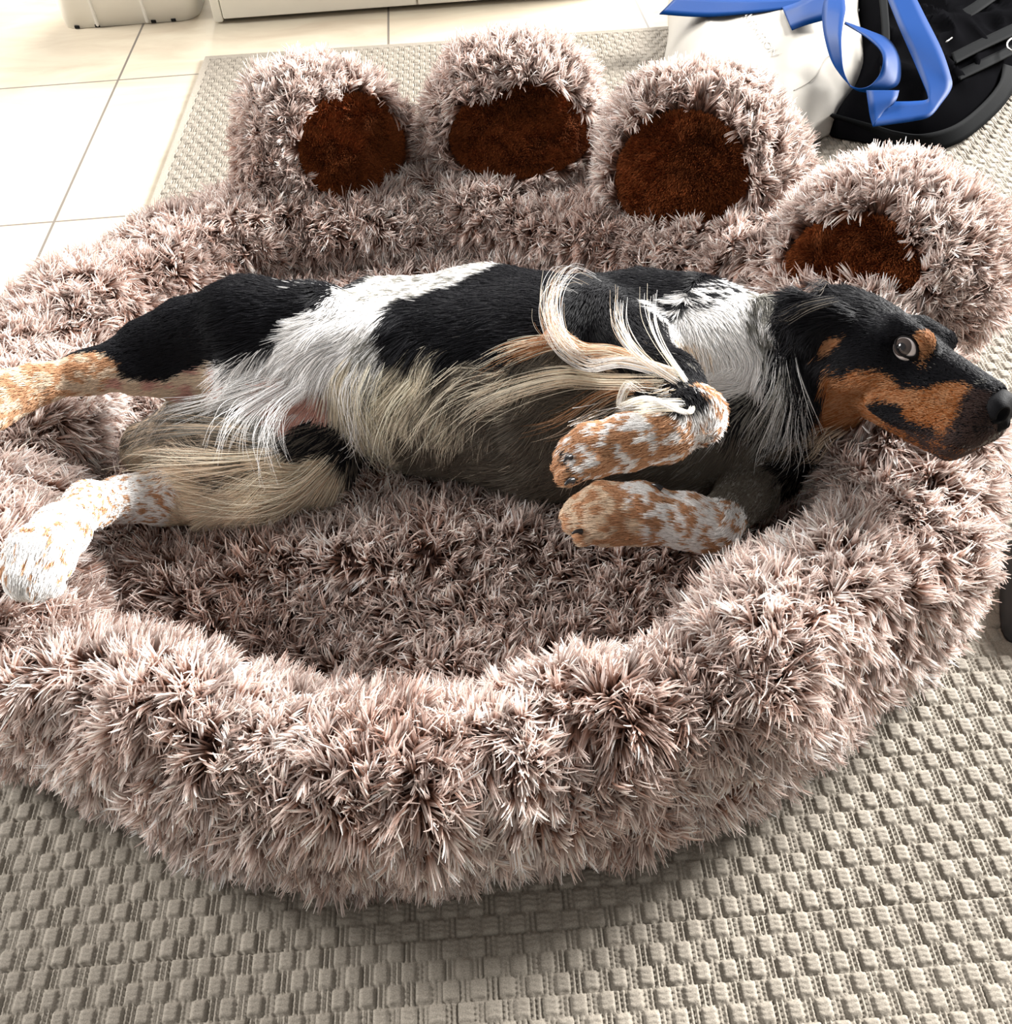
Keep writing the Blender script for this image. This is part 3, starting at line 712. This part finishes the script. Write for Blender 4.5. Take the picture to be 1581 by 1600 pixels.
# ------------------------------------------------------------------ the bed
bed = empty('dog_bed', (0, .95, .0065))
tag(bed, 'huge round paw-shaped dog bed of frosted mauve-brown long plush', 'dog bed')
OUT = [(.0, .320), (-.218, .350), (-.480, .480), (-.645, .68), (-.69, .93), (-.655, 1.17), (-.55, 1.37), (-.38, 1.49), (-.12, 1.53), (.12, 1.50), (.34, 1.38), (.54, 1.20), (.600, 1.0), (.585, .85), (.583, .68), (.485, .52), (.25, .383)]
def ring():
    O = catmull(np.array(OUT), 16, True); n = len(O)
    T = np.roll(O, -1, 0) - np.roll(O, 1, 0); T = unit(T); inn = np.stack([T[:, 1], -T[:, 0]], 1)
    if (inn[0] @ (np.array([0, .95]) - O[0])) < 0: inn = -inn
    K = 56; V = []
    ctl = np.array([(.066, .088), (.066, .086), (.068, .084), (.085, .085), (.095, .080), (.092, .078), (.088, .075), (.085, .068), (.085, .064), (.085, .064), (.088, .070), (.092, .085), (.095, .100), (.095, .108), (.092, .108), (.080, .100), (.068, .092)])
    RX, RZ = catmull(ctl, 16, True).T
    for i in range(n):
        rx, rz = RX[i], RZ[i]; c = O[i] + inn[i] * (rx + .026)
        for j in range(K):
            a = 2 * math.pi * j / K
            ca, sa = math.cos(a), math.sin(a)
            x = rx * np.sign(ca) * abs(ca) ** .9; z = rz * np.sign(sa) * abs(sa) ** .85
            V.append((*(c - inn[i] * x), RZ[i] + .006 + z))
    V = np.array(V)
    cen = np.repeat((O + inn * (RX + .026)[:, None]), K, 0); rad = V.copy(); rad[:, :2] -= cen; rad[:, 2] -= np.repeat(RZ, K); rad = unit(rad)
    V += rad * ((vnoise(V, 9, 2) - .5) * .030 + (vnoise(V, 22, 5) - .5) * .018)[:, None]
    # press the rim down where head and paws rest
    for (p, r, dz) in ((hp(.08, 0, -.06), .10, .035), (at(55, 880, .24), .07, .02), (at(0, 620, .22), .07, .02)):
        w_ = np.exp(-((V[:, 0] - p[0]) ** 2 + (V[:, 1] - p[1]) ** 2) / r ** 2); V[:, 2] -= w_ * dz * np.clip(V[:, 2] / .1, 0, 1)
    V[:, 2] = np.maximum(V[:, 2], .0068)
    i = np.arange(n)[:, None] * K + np.arange(K)[None]; i2 = (np.arange(n)[:, None] + 1) % n * K + np.arange(K)[None]
    q = np.stack([i, i2, np.roll(i2, -1, 1), np.roll(i, -1, 1)], -1).reshape(-1, 4)
    return V, q
def fix_orient(V, q, c=None):
    c = V.mean(0) if c is None else c
    a, b, d = V[q[:, 0]], V[q[:, 1]], V[q[:, 2]]; N = np.cross(b - a, d - a)
    return q
rv, rq = ring()
# outward faces
_i = len(OUT) * 16 // 2; tst = rv[rq[14]]; 
nn = np.cross(tst[1] - tst[0], tst[2] - tst[0])
if nn[2] < 0: rq = rq[:, ::-1]
bol = mesh('bolster', rv, rq, M_base, bed)
# cushion: domed disc
def cushion():
    O = catmull(np.array(OUT), 16, True); c = np.array([0, .95]); n = len(O); K = 40; V = []
    for k in range(K + 1):
        s = k / K
        for i in range(n):
            p = c + (O[i] - c) * s * .86
            V.append((p[0], p[1], 0))
    V = np.array(V); s = np.repeat(np.arange(K + 1) / K, n)
    V[:, 2] = .066 - .035 * s ** 6 + (vnoise(V, 7, 4) - .5) * .02
    # the filling swells up in front of the dog
    V[:, 2] += .036 * np.exp(-((V[:, 0] + .10) ** 2 / .22 ** 2 + (V[:, 1] - .70) ** 2 / .055 ** 2))
    V2 = V[-n:].copy(); V2[:, 2] = .0075; V = np.concatenate([V, V2])
    i = np.arange(K + 1)[:, None] * n + np.arange(n)[None]; j = i + n
    q = np.stack([i, np.roll(i, -1, 1), np.roll(j, -1, 1), j], -1).reshape(-1, 4)
    return V, q
cv, cq = cushion()
t4 = cv[cq[len(OUT) * 16 * 3]]
if np.cross(t4[1] - t4[0], t4[2] - t4[0])[2] < 0: cq = cq[:, ::-1]
cus = mesh('cushion', cv, cq, M_base, bed)

ROOT = np.array((.045, .018, .012)); MIDC = np.array((.28, .150, .106)); TIP = np.array((.93, .83, .78))
toes = [((-.195, 1.49, .185), 0.22, (.122, .082, .120), 0.0), ((.118, 1.49, .195), 0.0, (.130, .085, .120), 0), ((.368, 1.315, .195), -.40, (.134, .088, .122), 0), ((.553, 1.030, .188), -.60, (.128, .090, .120), 0)]
def toe_M(yaw, tilt=.62):
    # columns: width, facing (outward normal of the pad), height
    w_ = np.array([math.cos(yaw), math.sin(yaw), 0]); f_ = np.array([math.sin(yaw), -math.cos(yaw), 0])
    zz = np.array([0, 0, 1.])
    n_ = f_ * math.cos(tilt) + zz * math.sin(tilt); h_ = -f_ * math.sin(tilt) + zz * math.cos(tilt)
    return np.stack([w_, n_, h_], 1)
def grow(P, N, n_mul, length, seed, grav=.35, r=.00080, combdir=None, scale_c=1.0, clump=1.0, avoid=True):
    n = len(P)
    # tufts: strands share a lean and a meeting point with their neighbours
    cell = .0055
    key = np.floor((P + vn3(P, 60, seed) * .004) / cell).astype(np.int64); h = (key * np.array([73856093, 19349663, 83492791])).sum(1)
    u_, inv = np.unique(h, return_inverse=True)
    cnt = np.bincount(inv); cen = np.stack([np.bincount(inv, P[:, k]) / cnt for k in range(3)], 1)[inv]
    lean = rng.normal(0, 1, (len(u_), 3))[inv]; tl = (.75 + .5 * rng.random(len(u_)))[inv]
    big = vn3(P, 6, seed + 1) * .8 + vn3(P, 15, seed + 1.5) * .5; mid = vn3(P, 38, seed + 2)
    d = unit(N * 1.0 + big * .55 + mid * .38 + lean * .13 + (0 if combdir is None else combdir) + rng.normal(0, .11, P.shape) + np.array([0, 0, -1.]) * grav)
    low = (d * N).sum(1) < .15; d[low] = unit(d[low] + N[low] * .5)
    L = length * tl * (.72 + .4 * rng.random(n)) * (.8 + .4 * vnoise(P, 18, seed + 5))
    K = 6; out = np.zeros((n, K, 3)); out[:, 0] = P; cur = P.copy(); bend = mid * .20 + lean * .13 + vn3(P, 80, seed + 9) * .16
    tgt = cen - P
    for k in range(1, K):
        d = unit(d + bend + np.array([0, 0, -1.]) * grav * .34)
        cur = cur + d * (L / (K - 1))[:, None] + tgt * (.11 * clump)
        out[:, k] = cur
    rad = r * (.7 + .6 * rng.random(n))[:, None] * np.array([1.0, 1.1, 1.1, .95, .7, .25])[None]
    tt = np.array([0, .2, .42, .65, .85, 1.0]); base = np.exp(rng.normal(0, .16, (n, 1)) + rng.normal(0, .22, len(u_))[inv][:, None])
    frost = np.clip(.18 + .88 * rng.random((n, 1)) + .45 * (vnoise(P, 10, seed + 8)[:, None] - .5), 0, 1)
    a = np.clip((tt[None] - .10) / .32, 0, 1); b = np.clip((tt[None] - .42) / .36, 0, 1) * frost
    c = ROOT * (1 - a[..., None]) + MIDC * a[..., None]; c = (c * (1 - b[..., None]) + TIP * b[..., None]) * base[..., None] * scale_c
    c = np.clip(c, 0, .92)
    if avoid:
        s_ = dogF.sample(out.reshape(-1, 3)).reshape(n, K)
        root_in = s_[:, 0] < .004
        # flatten strands pressed by the dog: push points out of the body
        bad = (s_ < .0015).any(1)
        ok = ~(bad)
        press = bad & ~root_in
        # pressed strands lie along the surface, shortened
        q = out[press]; o_ = q[:, :1]; q = o_ + (q - o_) * .35
        s2 = dogF.sample(q.reshape(-1, 3)).reshape(len(q), K); good = (s2 > .001).all(1)
        out = np.concatenate([out[ok], q[good]]); rad = np.concatenate([rad[ok], rad[press][good]]); c = np.concatenate([c[ok], c[press][good]])
    return out, rad, c
pads = []
for tc, yaw, rr, _ in toes: pads.append((np.array(tc), toe_M(yaw), np.array(rr)))
def in_toe(P, g=.97):
    out = np.zeros(len(P), bool)
    for tc, Mx, rr in pads:
        q = (P - tc) @ Mx; out |= ((q / (rr * g)) ** 2).sum(1) < 1
    return out
# bolster fur
def keep_b(c, N): return np.where(c[:, 2] < .012, .15, 1.0) * np.where(in_toe(c, 1.10), .0, 1.0) * np.where((N[:, 2] < -.5), .3, 1.0)
P, N = sample_surface(rv, rq, 460000, keep_b)
comb = np.array([0, 0, -.75]) * np.ones((len(P), 1)) * np.clip(1 - N[:, 2:] * .9, 0, 1)
strands('bolster_fur', *grow(P, N, 1, .031, 11, .35, combdir=comb), M_fur, bol)
def keep_c(c, N):
    m_ = N[:, 2] > .2
    return m_ * np.where(dogF.sample(np.c_[c[:, :2], c[:, 2] + .015]) < 0, .25, 1.0)
P, N = sample_surface(cv, cq, 140000, keep_c)
strands('cushion_fur', *grow(P, N, 1, .030, 23, .25), M_fur, cus)
# toes
M_pad = mat('pad_plush', (.10, .022, .008), .85, .15); add_noise_bump(M_pad, 260, .6, .002, 3, ((.08, .018, .006), (.17, .048, .016)))
M_padfur = mat('pad_pile', rough=.8, spec=.12, attr='tint')
PADS = [(0.040, -.018, .082, .074, .35), (.0, -.022, .108, .062, 0), (-.012, -.028, .092, .086, -.3), (-.030, -.030, .082, .076, -.3)]
for ti, (tc, Mx, rr) in enumerate(pads):
    V, Fq = uv_ball((0, 0, 0), 1.0, 72, 44); V = np.array(V)
    V = V[:, [0, 2, 1]]                       # poles face along the pad normal
    Vl = V * rr; wl = tc + Vl @ Mx.T
    nrm = unit((V / rr) @ Mx.T)
    wl += nrm * ((vnoise(wl, 12, 6 + ti) - .5) * .024)[:, None]
    # the pad is sewn in: a shallow dished oval in the front face
    px_, pz_, pa, pb, prot = PADS[ti]
    cr, sr = math.cos(prot), math.sin(prot)
    def pe(q):
        x = q[:, 0] - px_; z = q[:, 2] - pz_; return np.sqrt(((x * cr + z * sr) / pa) ** 2 + ((-x * sr + z * cr) / pb) ** 2)
    loc = (wl - tc) @ Mx; e = pe(loc); front = loc[:, 1] > 0
    dish = np.where(front, np.exp(-np.clip(e - .2, 0, 9) ** 2 * 1.2) * .016, 0)
    wl = wl - (Mx[:, 1][None] * dish[:, None])
    Fq = np.array(Fq)
    a_ = wl[Fq[:, 0]]; nn = np.cross(wl[Fq[:, 1]] - a_, wl[Fq[:, 2]] - a_)
    if ((nn * (a_ - tc)).sum(1).mean()) < 0: Fq = Fq[:, ::-1]
    toe = mesh('toe', wl, Fq, M_base, bed)
    kf = lambda c, N, tc=tc, Mx=Mx, pe=pe: np.where((pe((c - tc) @ Mx) < 1.0) & (((c - tc) @ Mx)[:, 1] > 0), 0, 1.0)
    P, N = sample_surface(wl, Fq, 62000, kf)
    loc = (P - tc) @ Mx; e = pe(loc)
    # hair round the pad bends away from the pad centre
    away = unit(np.stack([loc[:, 0] - px_, np.zeros(len(P)), loc[:, 2] - pz_], 1)) @ Mx.T
    comb = away * (.75 * np.exp(-np.clip(e - 1, 0, 3) * 2.5))[:, None]
    strands('toe_fur', *grow(P, N, 1, .032, 31 + ti * 7, .12, combdir=comb), M_fur, toe)
    # pad mesh: oval patch on the dished front
    G = 40; gv = []; gl = []
    bv = BVHTree.FromPolygons(wl.tolist(), Fq.tolist())
    for k in range(G // 2 + 1):
        for i in range(G):
            s = k / (G // 2); ph = i / G * 2 * math.pi
            x = math.cos(ph) * pa * s * 1.02; z = math.sin(ph) * pb * s * 1.02
            X_, Z_ = x * cr - z * sr + px_, x * sr + z * cr + pz_
            h_, n2, _, _ = bv.ray_cast(Vector(tc + Mx @ np.array([X_, .25, Z_])), Vector(-Mx[:, 1]))
            p = np.array(h_) if h_ is not None else tc + Mx @ np.array([X_, 0, Z_])
            puff = .009 * (1 - s ** 3)
            gv.append(p + Mx[:, 1] * (.004 + puff if s < 1 else -.003))
    gv = np.array(gv)
    i = np.arange(G // 2)[:, None] * G + np.arange(G)[None]; ir = np.roll(i, -1, 1)
    gq = np.stack([i, ir, ir + G, i + G], -1).reshape(-1, 4)
    t_ = gv[gq[G * 3]]
    if np.cross(t_[1] - t_[0], t_[2] - t_[0]) @ Mx[:, 1] < 0: gq = gq[:, ::-1]
    pad = mesh('pad', gv, gq, M_pad, toe); pad['label'] = 'dark rust-brown short plush pad'
    P, N = sample_surface(gv, gq, 26000)
    n = len(P); d = unit(N + vn3(P, 35, 3 + ti) * .55 + vn3(P, 120, 5) * .45 + rng.normal(0, .2, P.shape) + np.array([0, 0, -.25]))
    Lp = .0075 * (.6 + .6 * rng.random(n)); t3 = np.array([0, .5, 1.])
    out = P[:, None] + d[:, None] * (t3[None, :, None] * Lp[:, None, None])
    shade = np.exp(rng.normal(0, .3, (n, 1, 1))) * (.65 + .7 * vnoise(P, 30, 40 + ti))[:, None, None]
    cc = np.clip(np.array((.16, .045, .013)) * shade * np.array([.6, 1, 1.25])[None, :, None], 0, .9)
    strands('pad_pile', out, np.full((n, 3), .00055) * np.array([1, 1, .5])[None], cc, M_padfur, toe)

# ------------------------------------------------------------------ things round the bed
def pillow(name, outline, h, zb, mt, par=None, seed=0, amp=.012, freq=9, power=3.0, K=26, sub=10, fold=0, foldf=20):
    O = catmull(np.array(outline, float), sub, True); c = O.mean(0); n = len(O); V = []
    for k in range(K + 1):
        s = k / K
        for i in range(n):
            p = c + (O[i] - c) * s; V.append((p[0], p[1], zb + h * (1 - s ** power) ** .6))
    V = np.array(V); nt = len(V)
    wv = (vnoise(V, freq, seed) - .5) * 2 * amp + (vnoise(V, freq * 2.7, seed + 3) - .5) * amp
    if fold: wv += fold * (1 - np.abs(vnoise(V * np.array([1, .45, 1]), foldf, seed + 6) * 2 - 1)) ** 3
    sfac = np.repeat(np.arange(K + 1) / K, n)
    V[:, 2] += wv * np.clip((1 - sfac) * 4, 0, 1)
    V[:, 2] = np.maximum(V[:, 2], zb)
    B = V[-n:].copy(); B[:, 2] = zb - .004; V = np.concatenate([V, B, [[c[0], c[1], zb - .004]]])
    F_ = []
    for k in range(K + 1):
        for i in range(n): F_.append((k * n + i, (k + 1) * n + i, (k + 1) * n + (i + 1) % n, k * n + (i + 1) % n))
    for i in range(n): F_.append(((K + 1) * n + i, len(V) - 1, (K + 1) * n + (i + 1) % n))
    a = O[1] - O[0]; b = c - O[0]
    if a[0] * b[1] - a[1] * b[0] < 0: F_ = [q[::-1] for q in F_]
    return mesh(name, V, F_, mt, par), V, F_
def ribbon(name, e0, e1, th, mt, par=None, sub=8):
    A = catmull(np.array([at(*p) for p in e0]), sub); B = catmull(np.array([at(*p) for p in e1]), sub); n = len(A)
    T = np.gradient((A + B) / 2, axis=0); N_ = unit(np.cross(T, B - A)) * th / 2
    W_ = np.linspace(0, 1, 5); rows = []
    for i in range(n):
        for w_ in W_: rows.append(A[i] * (1 - w_) + B[i] * w_ + N_[i])
        for w_ in W_[::-1]: rows.append(A[i] * (1 - w_) + B[i] * w_ - N_[i])
    k = 10; F_ = [(i * k + q, i * k + (q + 1) % k, (i + 1) * k + (q + 1) % k, (i + 1) * k + q) for i in range(n - 1) for q in range(k)]
    F_.append(tuple(range(k))[::-1]); F_.append(tuple((n - 1) * k + q for q in range(k)))
    return mesh(name, rows, F_, mt, par)
P2 = lambda x, y, z: at(x, y, z)[:2]
M_canvas = mat('tote_canvas', (.38, .36, .325), .9, .02); add_noise_bump(M_canvas, 700, .25, .0006, 2)
M_blue = mat('blue_webbing', (.0006, .027, .125), .5, .05); add_noise_bump(M_blue, 1200, .2, .0003, 2)
M_blk = mat('black_nylon', (.003, .003, .0035), .85, .0); add_noise_bump(M_blk, 500, .3, .0006, 3)
M_blk2 = mat('black_webbing', (.005, .0055, .006), .75, .02); add_noise_bump(M_blk2, 1400, .3, .0004, 2)
M_gry = mat('dark_mesh_fabric', (.03, .03, .032), .6, .3)
M_metal = mat('brushed_metal', (.35, .34, .33), .35, .5, Metallic=1.0)
tote, tv, tf = pillow('tote_bag', [P2(*p, .05) for p in ((1046, 30), (1038, 110), (1090, 210), (1200, 232), (1285, 186), (1318, 165), (1358, 108), (1356, 60), (1348, 10), (1330, -70), (1180, -90), (1060, -60))],
                      .075, .012, M_canvas, seed=4, amp=.007, freq=7, power=4, fold=.008, foldf=9)
tag(tote, 'off-white canvas tote bag with faded grey lettering lying on the rug behind the paw bed', 'bag')
tbv = BVHTree.FromPolygons(tv.tolist(), tf)
def on_tote(px, py, lift=.0):
    loc, nr, i, d = tbv.ray_cast(Vector(CAM), Vector(ray(px, py)).normalized())
    return np.array(loc) + np.array(nr) * lift if loc is not None else at(px, py, .08)
# lettering follows the cloth
fc = bpy.data.curves.new('lettering', 'FONT'); fc.body = 'NUTRITION'; fc.size = 1; fc.resolution_u = 3
to = bpy.data.objects.new('t', fc); COL.objects.link(to); bpy.context.view_layer.update()
tm = to.evaluated_get(bpy.context.evaluated_depsgraph_get()).to_mesh()
bmx = bmesh.new(); bmx.from_mesh(tm); bmesh.ops.triangulate(bmx, faces=bmx.faces[:]); bmesh.ops.subdivide_edges(bmx, edges=bmx.edges[:], cuts=2, use_grid_fill=True)
tvv = np.array([v.co[:] for v in bmx.verts]); tff = [tuple(v.index for v in f.verts) for f in bmx.faces]; bmx.free()
bpy.data.objects.remove(to); w0 = tvv[:, 0].max()
LV = []
for q in tvv:
    s = q[0] / w0; p = np.array([1158 + 50 * s, 20 + 70 * s ** 1.1]) + np.array([.82, -.57]) * q[1] * 15
    LV.append(on_tote(p[0], p[1], .0028))
M_ink = mat('faded_grey_print', (.36, .34, .32), .8, .1)
mesh('lettering', LV, tff, M_ink, tote, smooth=False)
# seam, drawn as a thread in the tone of its shadow, and snap
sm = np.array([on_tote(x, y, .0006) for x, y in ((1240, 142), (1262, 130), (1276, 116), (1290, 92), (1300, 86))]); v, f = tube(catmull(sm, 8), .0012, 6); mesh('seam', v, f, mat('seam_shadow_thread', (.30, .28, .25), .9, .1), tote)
v, f = uv_ball(on_tote(1341, 17, .001), .0075, 20, 12); v = np.array(v); cc_ = v.mean(0); v[:, 2] = cc_[2] + (v[:, 2] - cc_[2]) * .45; mesh('snap_button', v, f, M_metal, tote)
def bl(pts, z): return [(1280 + x / 5.25, y / 5.25, zz) for (x, y), zz in zip(pts, z)]
h0 = ribbon('handle', [(1058, -22, .10), (1030, 22, .095), (1100, 26, .09), (1180, 20, .092), (1252, 10, .095)][1:], [(1085, -16, .105), (1058, -6, .105), (1130, -2, .10), (1200, 0, .10), (1256, -2, .10)][1:], .002, M_blue, tote)
ribbon('handle', [(1222, 12, .095), (1250, 2, .11), (1285, -18, .12)], [(1237, 47, .095), (1262, 38, .10), (1300, 28, .11)], .002, M_blue, tote)
ribbon('handle', bl([(60, -60), (30, 40), (22, 150), (40, 300), (90, 480), (160, 600), (235, 680), (270, 712), (340, 728), (420, 700), (495, 610), (525, 500), (500, 410), (400, 315), (300, 250), (205, 195)], [.14, .15, .15, .15, .14, .13, .12, .12, .12, .125, .135, .15, .155, .155, .15, .14]),
                 bl([(200, -60), (215, 70), (200, 160), (182, 300), (184, 440), (200, 580), (245, 692), (275, 722), (350, 752), (490, 752), (640, 700), (668, 560), (640, 430), (560, 320), (400, 250), (210, 180)], [.14, .155, .16, .16, .15, .135, .12, .115, .11, .11, .115, .125, .135, .14, .14, .135]), .002, M_blue, tote, 6)
ribbon('handle', bl([(385, 745), (400, 850), (418, 960), (440, 1032)], [.13, .125, .115, .11]), bl([(655, 745), (640, 800), (612, 850), (560, 880)], [.13, .13, .125, .12]), .002, M_blue, tote)
ribbon('handle', bl([(440, 1036), (600, 1015), (760, 992), (905, 955), (1000, 850), (1085, 720), (1070, 600), (1000, 400), (880, 160), (770, -60)], [.112, .112, .114, .118, .122, .13, .14, .15, .16, .17]),
                 bl([(540, 838), (650, 836), (760, 834), (880, 820), (885, 770), (850, 680), (765, 480), (700, 330), (640, 190), (540, -60)], [.118, .118, .12, .124, .128, .132, .14, .15, .16, .17]), .002, M_blue, tote)
for o in tote.children:
    if o.name.startswith('handle'): o['label'] = 'bright blue webbing handle'
pack, pv, pf = pillow('backpack', [P2(*p, .04) for p in ((1352, -80), (1346, 40), (1330, 130), (1300, 182), (1345, 196), (1425, 206), (1495, 190), (1545, 158), (1590, 110), (1650, 60), (1680, -60), (1500, -130))],
                      .085, .012, M_blk, seed=9, amp=.010, freq=10, power=3, fold=.020, foldf=22)
tag(pack, 'black nylon backpack with webbing straps lying on the rug beside the tote bag', 'backpack')
ribbon('strap', [(1290, 186, .012), (1360, 212, .012), (1400, 230, .012), (1445, 239, .012), (1500, 222, .014), (1545, 188, .016), (1575, 155, .02), (1600, 110, .03)],
                [(1300, 178, .05), (1365, 196, .05), (1400, 206, .05), (1440, 210, .048), (1490, 196, .046), (1530, 166, .045), (1560, 130, .05), (1566, 100, .06)], .003, M_blk2, pack)
for e0, e1 in (([(1488, 42, .10), (1530, 18, .11), (1590, -25, .11)], [(1480, 28, .10), (1522, 4, .11), (1570, -35, .11)]),
               ([(1492, 100, .10), (1535, 78, .10), (1600, 48, .10)], [(1486, 84, .10), (1530, 62, .10), (1594, 32, .10)]),
               ([(1498, 126, .085), (1545, 104, .085), (1592, 80, .08)], [(1494, 112, .085), (1540, 90, .09), (1590, 66, .08)]),
               ([(1372, -20, .11), (1378, 60, .10), (1372, 130, .085)], [(1384, -20, .11), (1390, 60, .10), (1384, 130, .085)])):
    ribbon('webbing', e0, e1, .003, M_blk2, pack)
v, f = tube(np.array([at(1478, 66, .118), at(1482, 63, .118), at(1487, 59, .118)]), .0016, 8); mesh('zip_pull', v, f, M_metal, pack)
v, f = tube(catmull(np.array([at(1580, 60, .10), at(1574, 66, .10), at(1574, 74, .10), at(1581, 79, .10)]), 6), .0018, 8); mesh('buckle', v, f, M_metal, pack)
# black lead beyond the nose, dark cloth bag by the right-hand rim
ld = ribbon('dog_lead', [(1536, 640, .009), (1548, 675, .009), (1560, 710, .009), (1574, 750, .009)], [(1562, 640, .011), (1570, 670, .011), (1577, 705, .011), (1581, 748, .011)], .003, M_blk2)
tag(ld, 'black webbing lead lying on the rug under the dog\'s nose', 'lead')
bag2, _, _ = pillow('pouch', [P2(*p, .02) for p in ((1572, 862), (1590, 835), (1680, 820), (1740, 900), (1700, 1010), (1620, 1000), (1572, 975))], .035, .010, M_gry, seed=12, amp=.004, freq=16, fold=.006, foldf=20)
tag(bag2, 'dark grey cloth pouch lying on the rug against the right side of the bed', 'pouch')

# white plastic storage box, white cabinet
M_plas = mat('white_plastic', (.84, .82, .76), .35, .45); M_dark = mat('recess_shade', (.02, .02, .02), .8, .1)
bx0, bx1 = at(97, 47), at(308, 35)
def rrect(cx, cy, hx, hy, r, n=6):
    out = []
    for sx, sy, a0 in ((1, 1, 0), (-1, 1, 90), (-1, -1, 180), (1, -1, 270)):
        for k in range(n + 1):
            a = math.radians(a0 + 90 * k / n); out.append((cx + sx * (hx - r) + r * math.cos(a), cy + sy * (hy - r) + r * math.sin(a)))
    return out
bcx = (bx0[0] + bx1[0]) / 2; bhx = (bx1[0] - bx0[0]) / 2; bcy = bx0[1] + .13
box = empty('storage_box', (bcx, bcy, 0)); tag(box, 'white ribbed plastic storage box standing on the tiles at the left', 'storage box')
V = []; prof = [(0, -.008, .004), (0, 0, .012), (.10, .006, .02), (.26, .014, .03), (.275, .022, .03), (.285, .020, .03), (.285, .010, .025), (.26, .004, .02), (.015, -.010, .01)]
ring_ = [rrect(bcx, bcy, bhx + g, .13 + g, .045, 6) for z, g, _ in prof]; n = len(ring_[0])
for (z, g, _), rr_ in zip(prof, ring_): V += [(x, y, z + .001) for x, y in rr_]
Fq = [(k * n + i, k * n + (i + 1) % n, (k + 1) * n + (i + 1) % n, (k + 1) * n + i) for k in range(len(prof) - 1) for i in range(n)]
Fq.append(tuple(range((len(prof) - 1) * n, len(prof) * n))); Fq.append(tuple(range(n))[::-1])
mesh('body', V, Fq, M_plas, box)
def cube(name, lo, hi, mt, par, bev=.002):
    bm_ = bmesh.new(); bmesh.ops.create_cube(bm_, size=1)
    lo, hi = np.array(lo), np.array(hi)
    for v in bm_.verts: v.co = Vector((lo + hi) / 2 + np.array(v.co) * (hi - lo))
    if bev: bmesh.ops.bevel(bm_, geom=bm_.edges[:], offset=bev, segments=2, affect='EDGES')
    me = bpy.data.meshes.new(name); bm_.to_mesh(me); bm_.free(); me.materials.append(mt)
    o = bpy.data.objects.new(name, me); COL.objects.link(o); return parent(o, par)
for px in (158, 232):
    x = at(px, 36)[0]; cube('rib', (x - .004, bcy - .137, .004), (x + .004, bcy - .128, .255), M_plas, box)
for px in (128, 158, 242, 272):
    x = at(px, 34)[0]; cube('foot_notch_shade', (x - .006, bcy - .1322, .0012), (x + .006, bcy - .120, .008), M_dark, box, .0005)  # dark blocks stand in for the shade inside the notches
kx0 = at(338, 31)[0]; kx1 = kx0 + 1.02; ky = at(500, 26)[1]
cab = empty('cabinet', (kx0, ky, 0)); tag(cab, 'white low cabinet standing on the tiles at the far side of the room', 'cabinet')
M_cab = mat('white_lacquer', (.86, .83, .74), .35, .4)
cube('side_panel', (kx0, ky, .004), (kx0 + .022, ky + .42, .62), M_cab, cab)
cube('side_panel', (kx1 - .022, ky, .004), (kx1, ky + .42, .62), M_cab, cab)
cube('door', (kx0 + .025, ky - .004, .012), ((kx0 + kx1) / 2 - .002, ky + .014, .60), M_cab, cab)
cube('door', ((kx0 + kx1) / 2 + .002, ky - .004, .012), (kx1 - .025, ky + .014, .60), M_cab, cab)
cube('carcass', (kx0 + .023, ky + .016, .005), (kx1 - .023, ky + .415, .60), M_cab, cab)
cube('top_board', (kx0 - .004, ky - .008, .622), (kx1 + .004, ky + .425, .645), M_cab, cab)
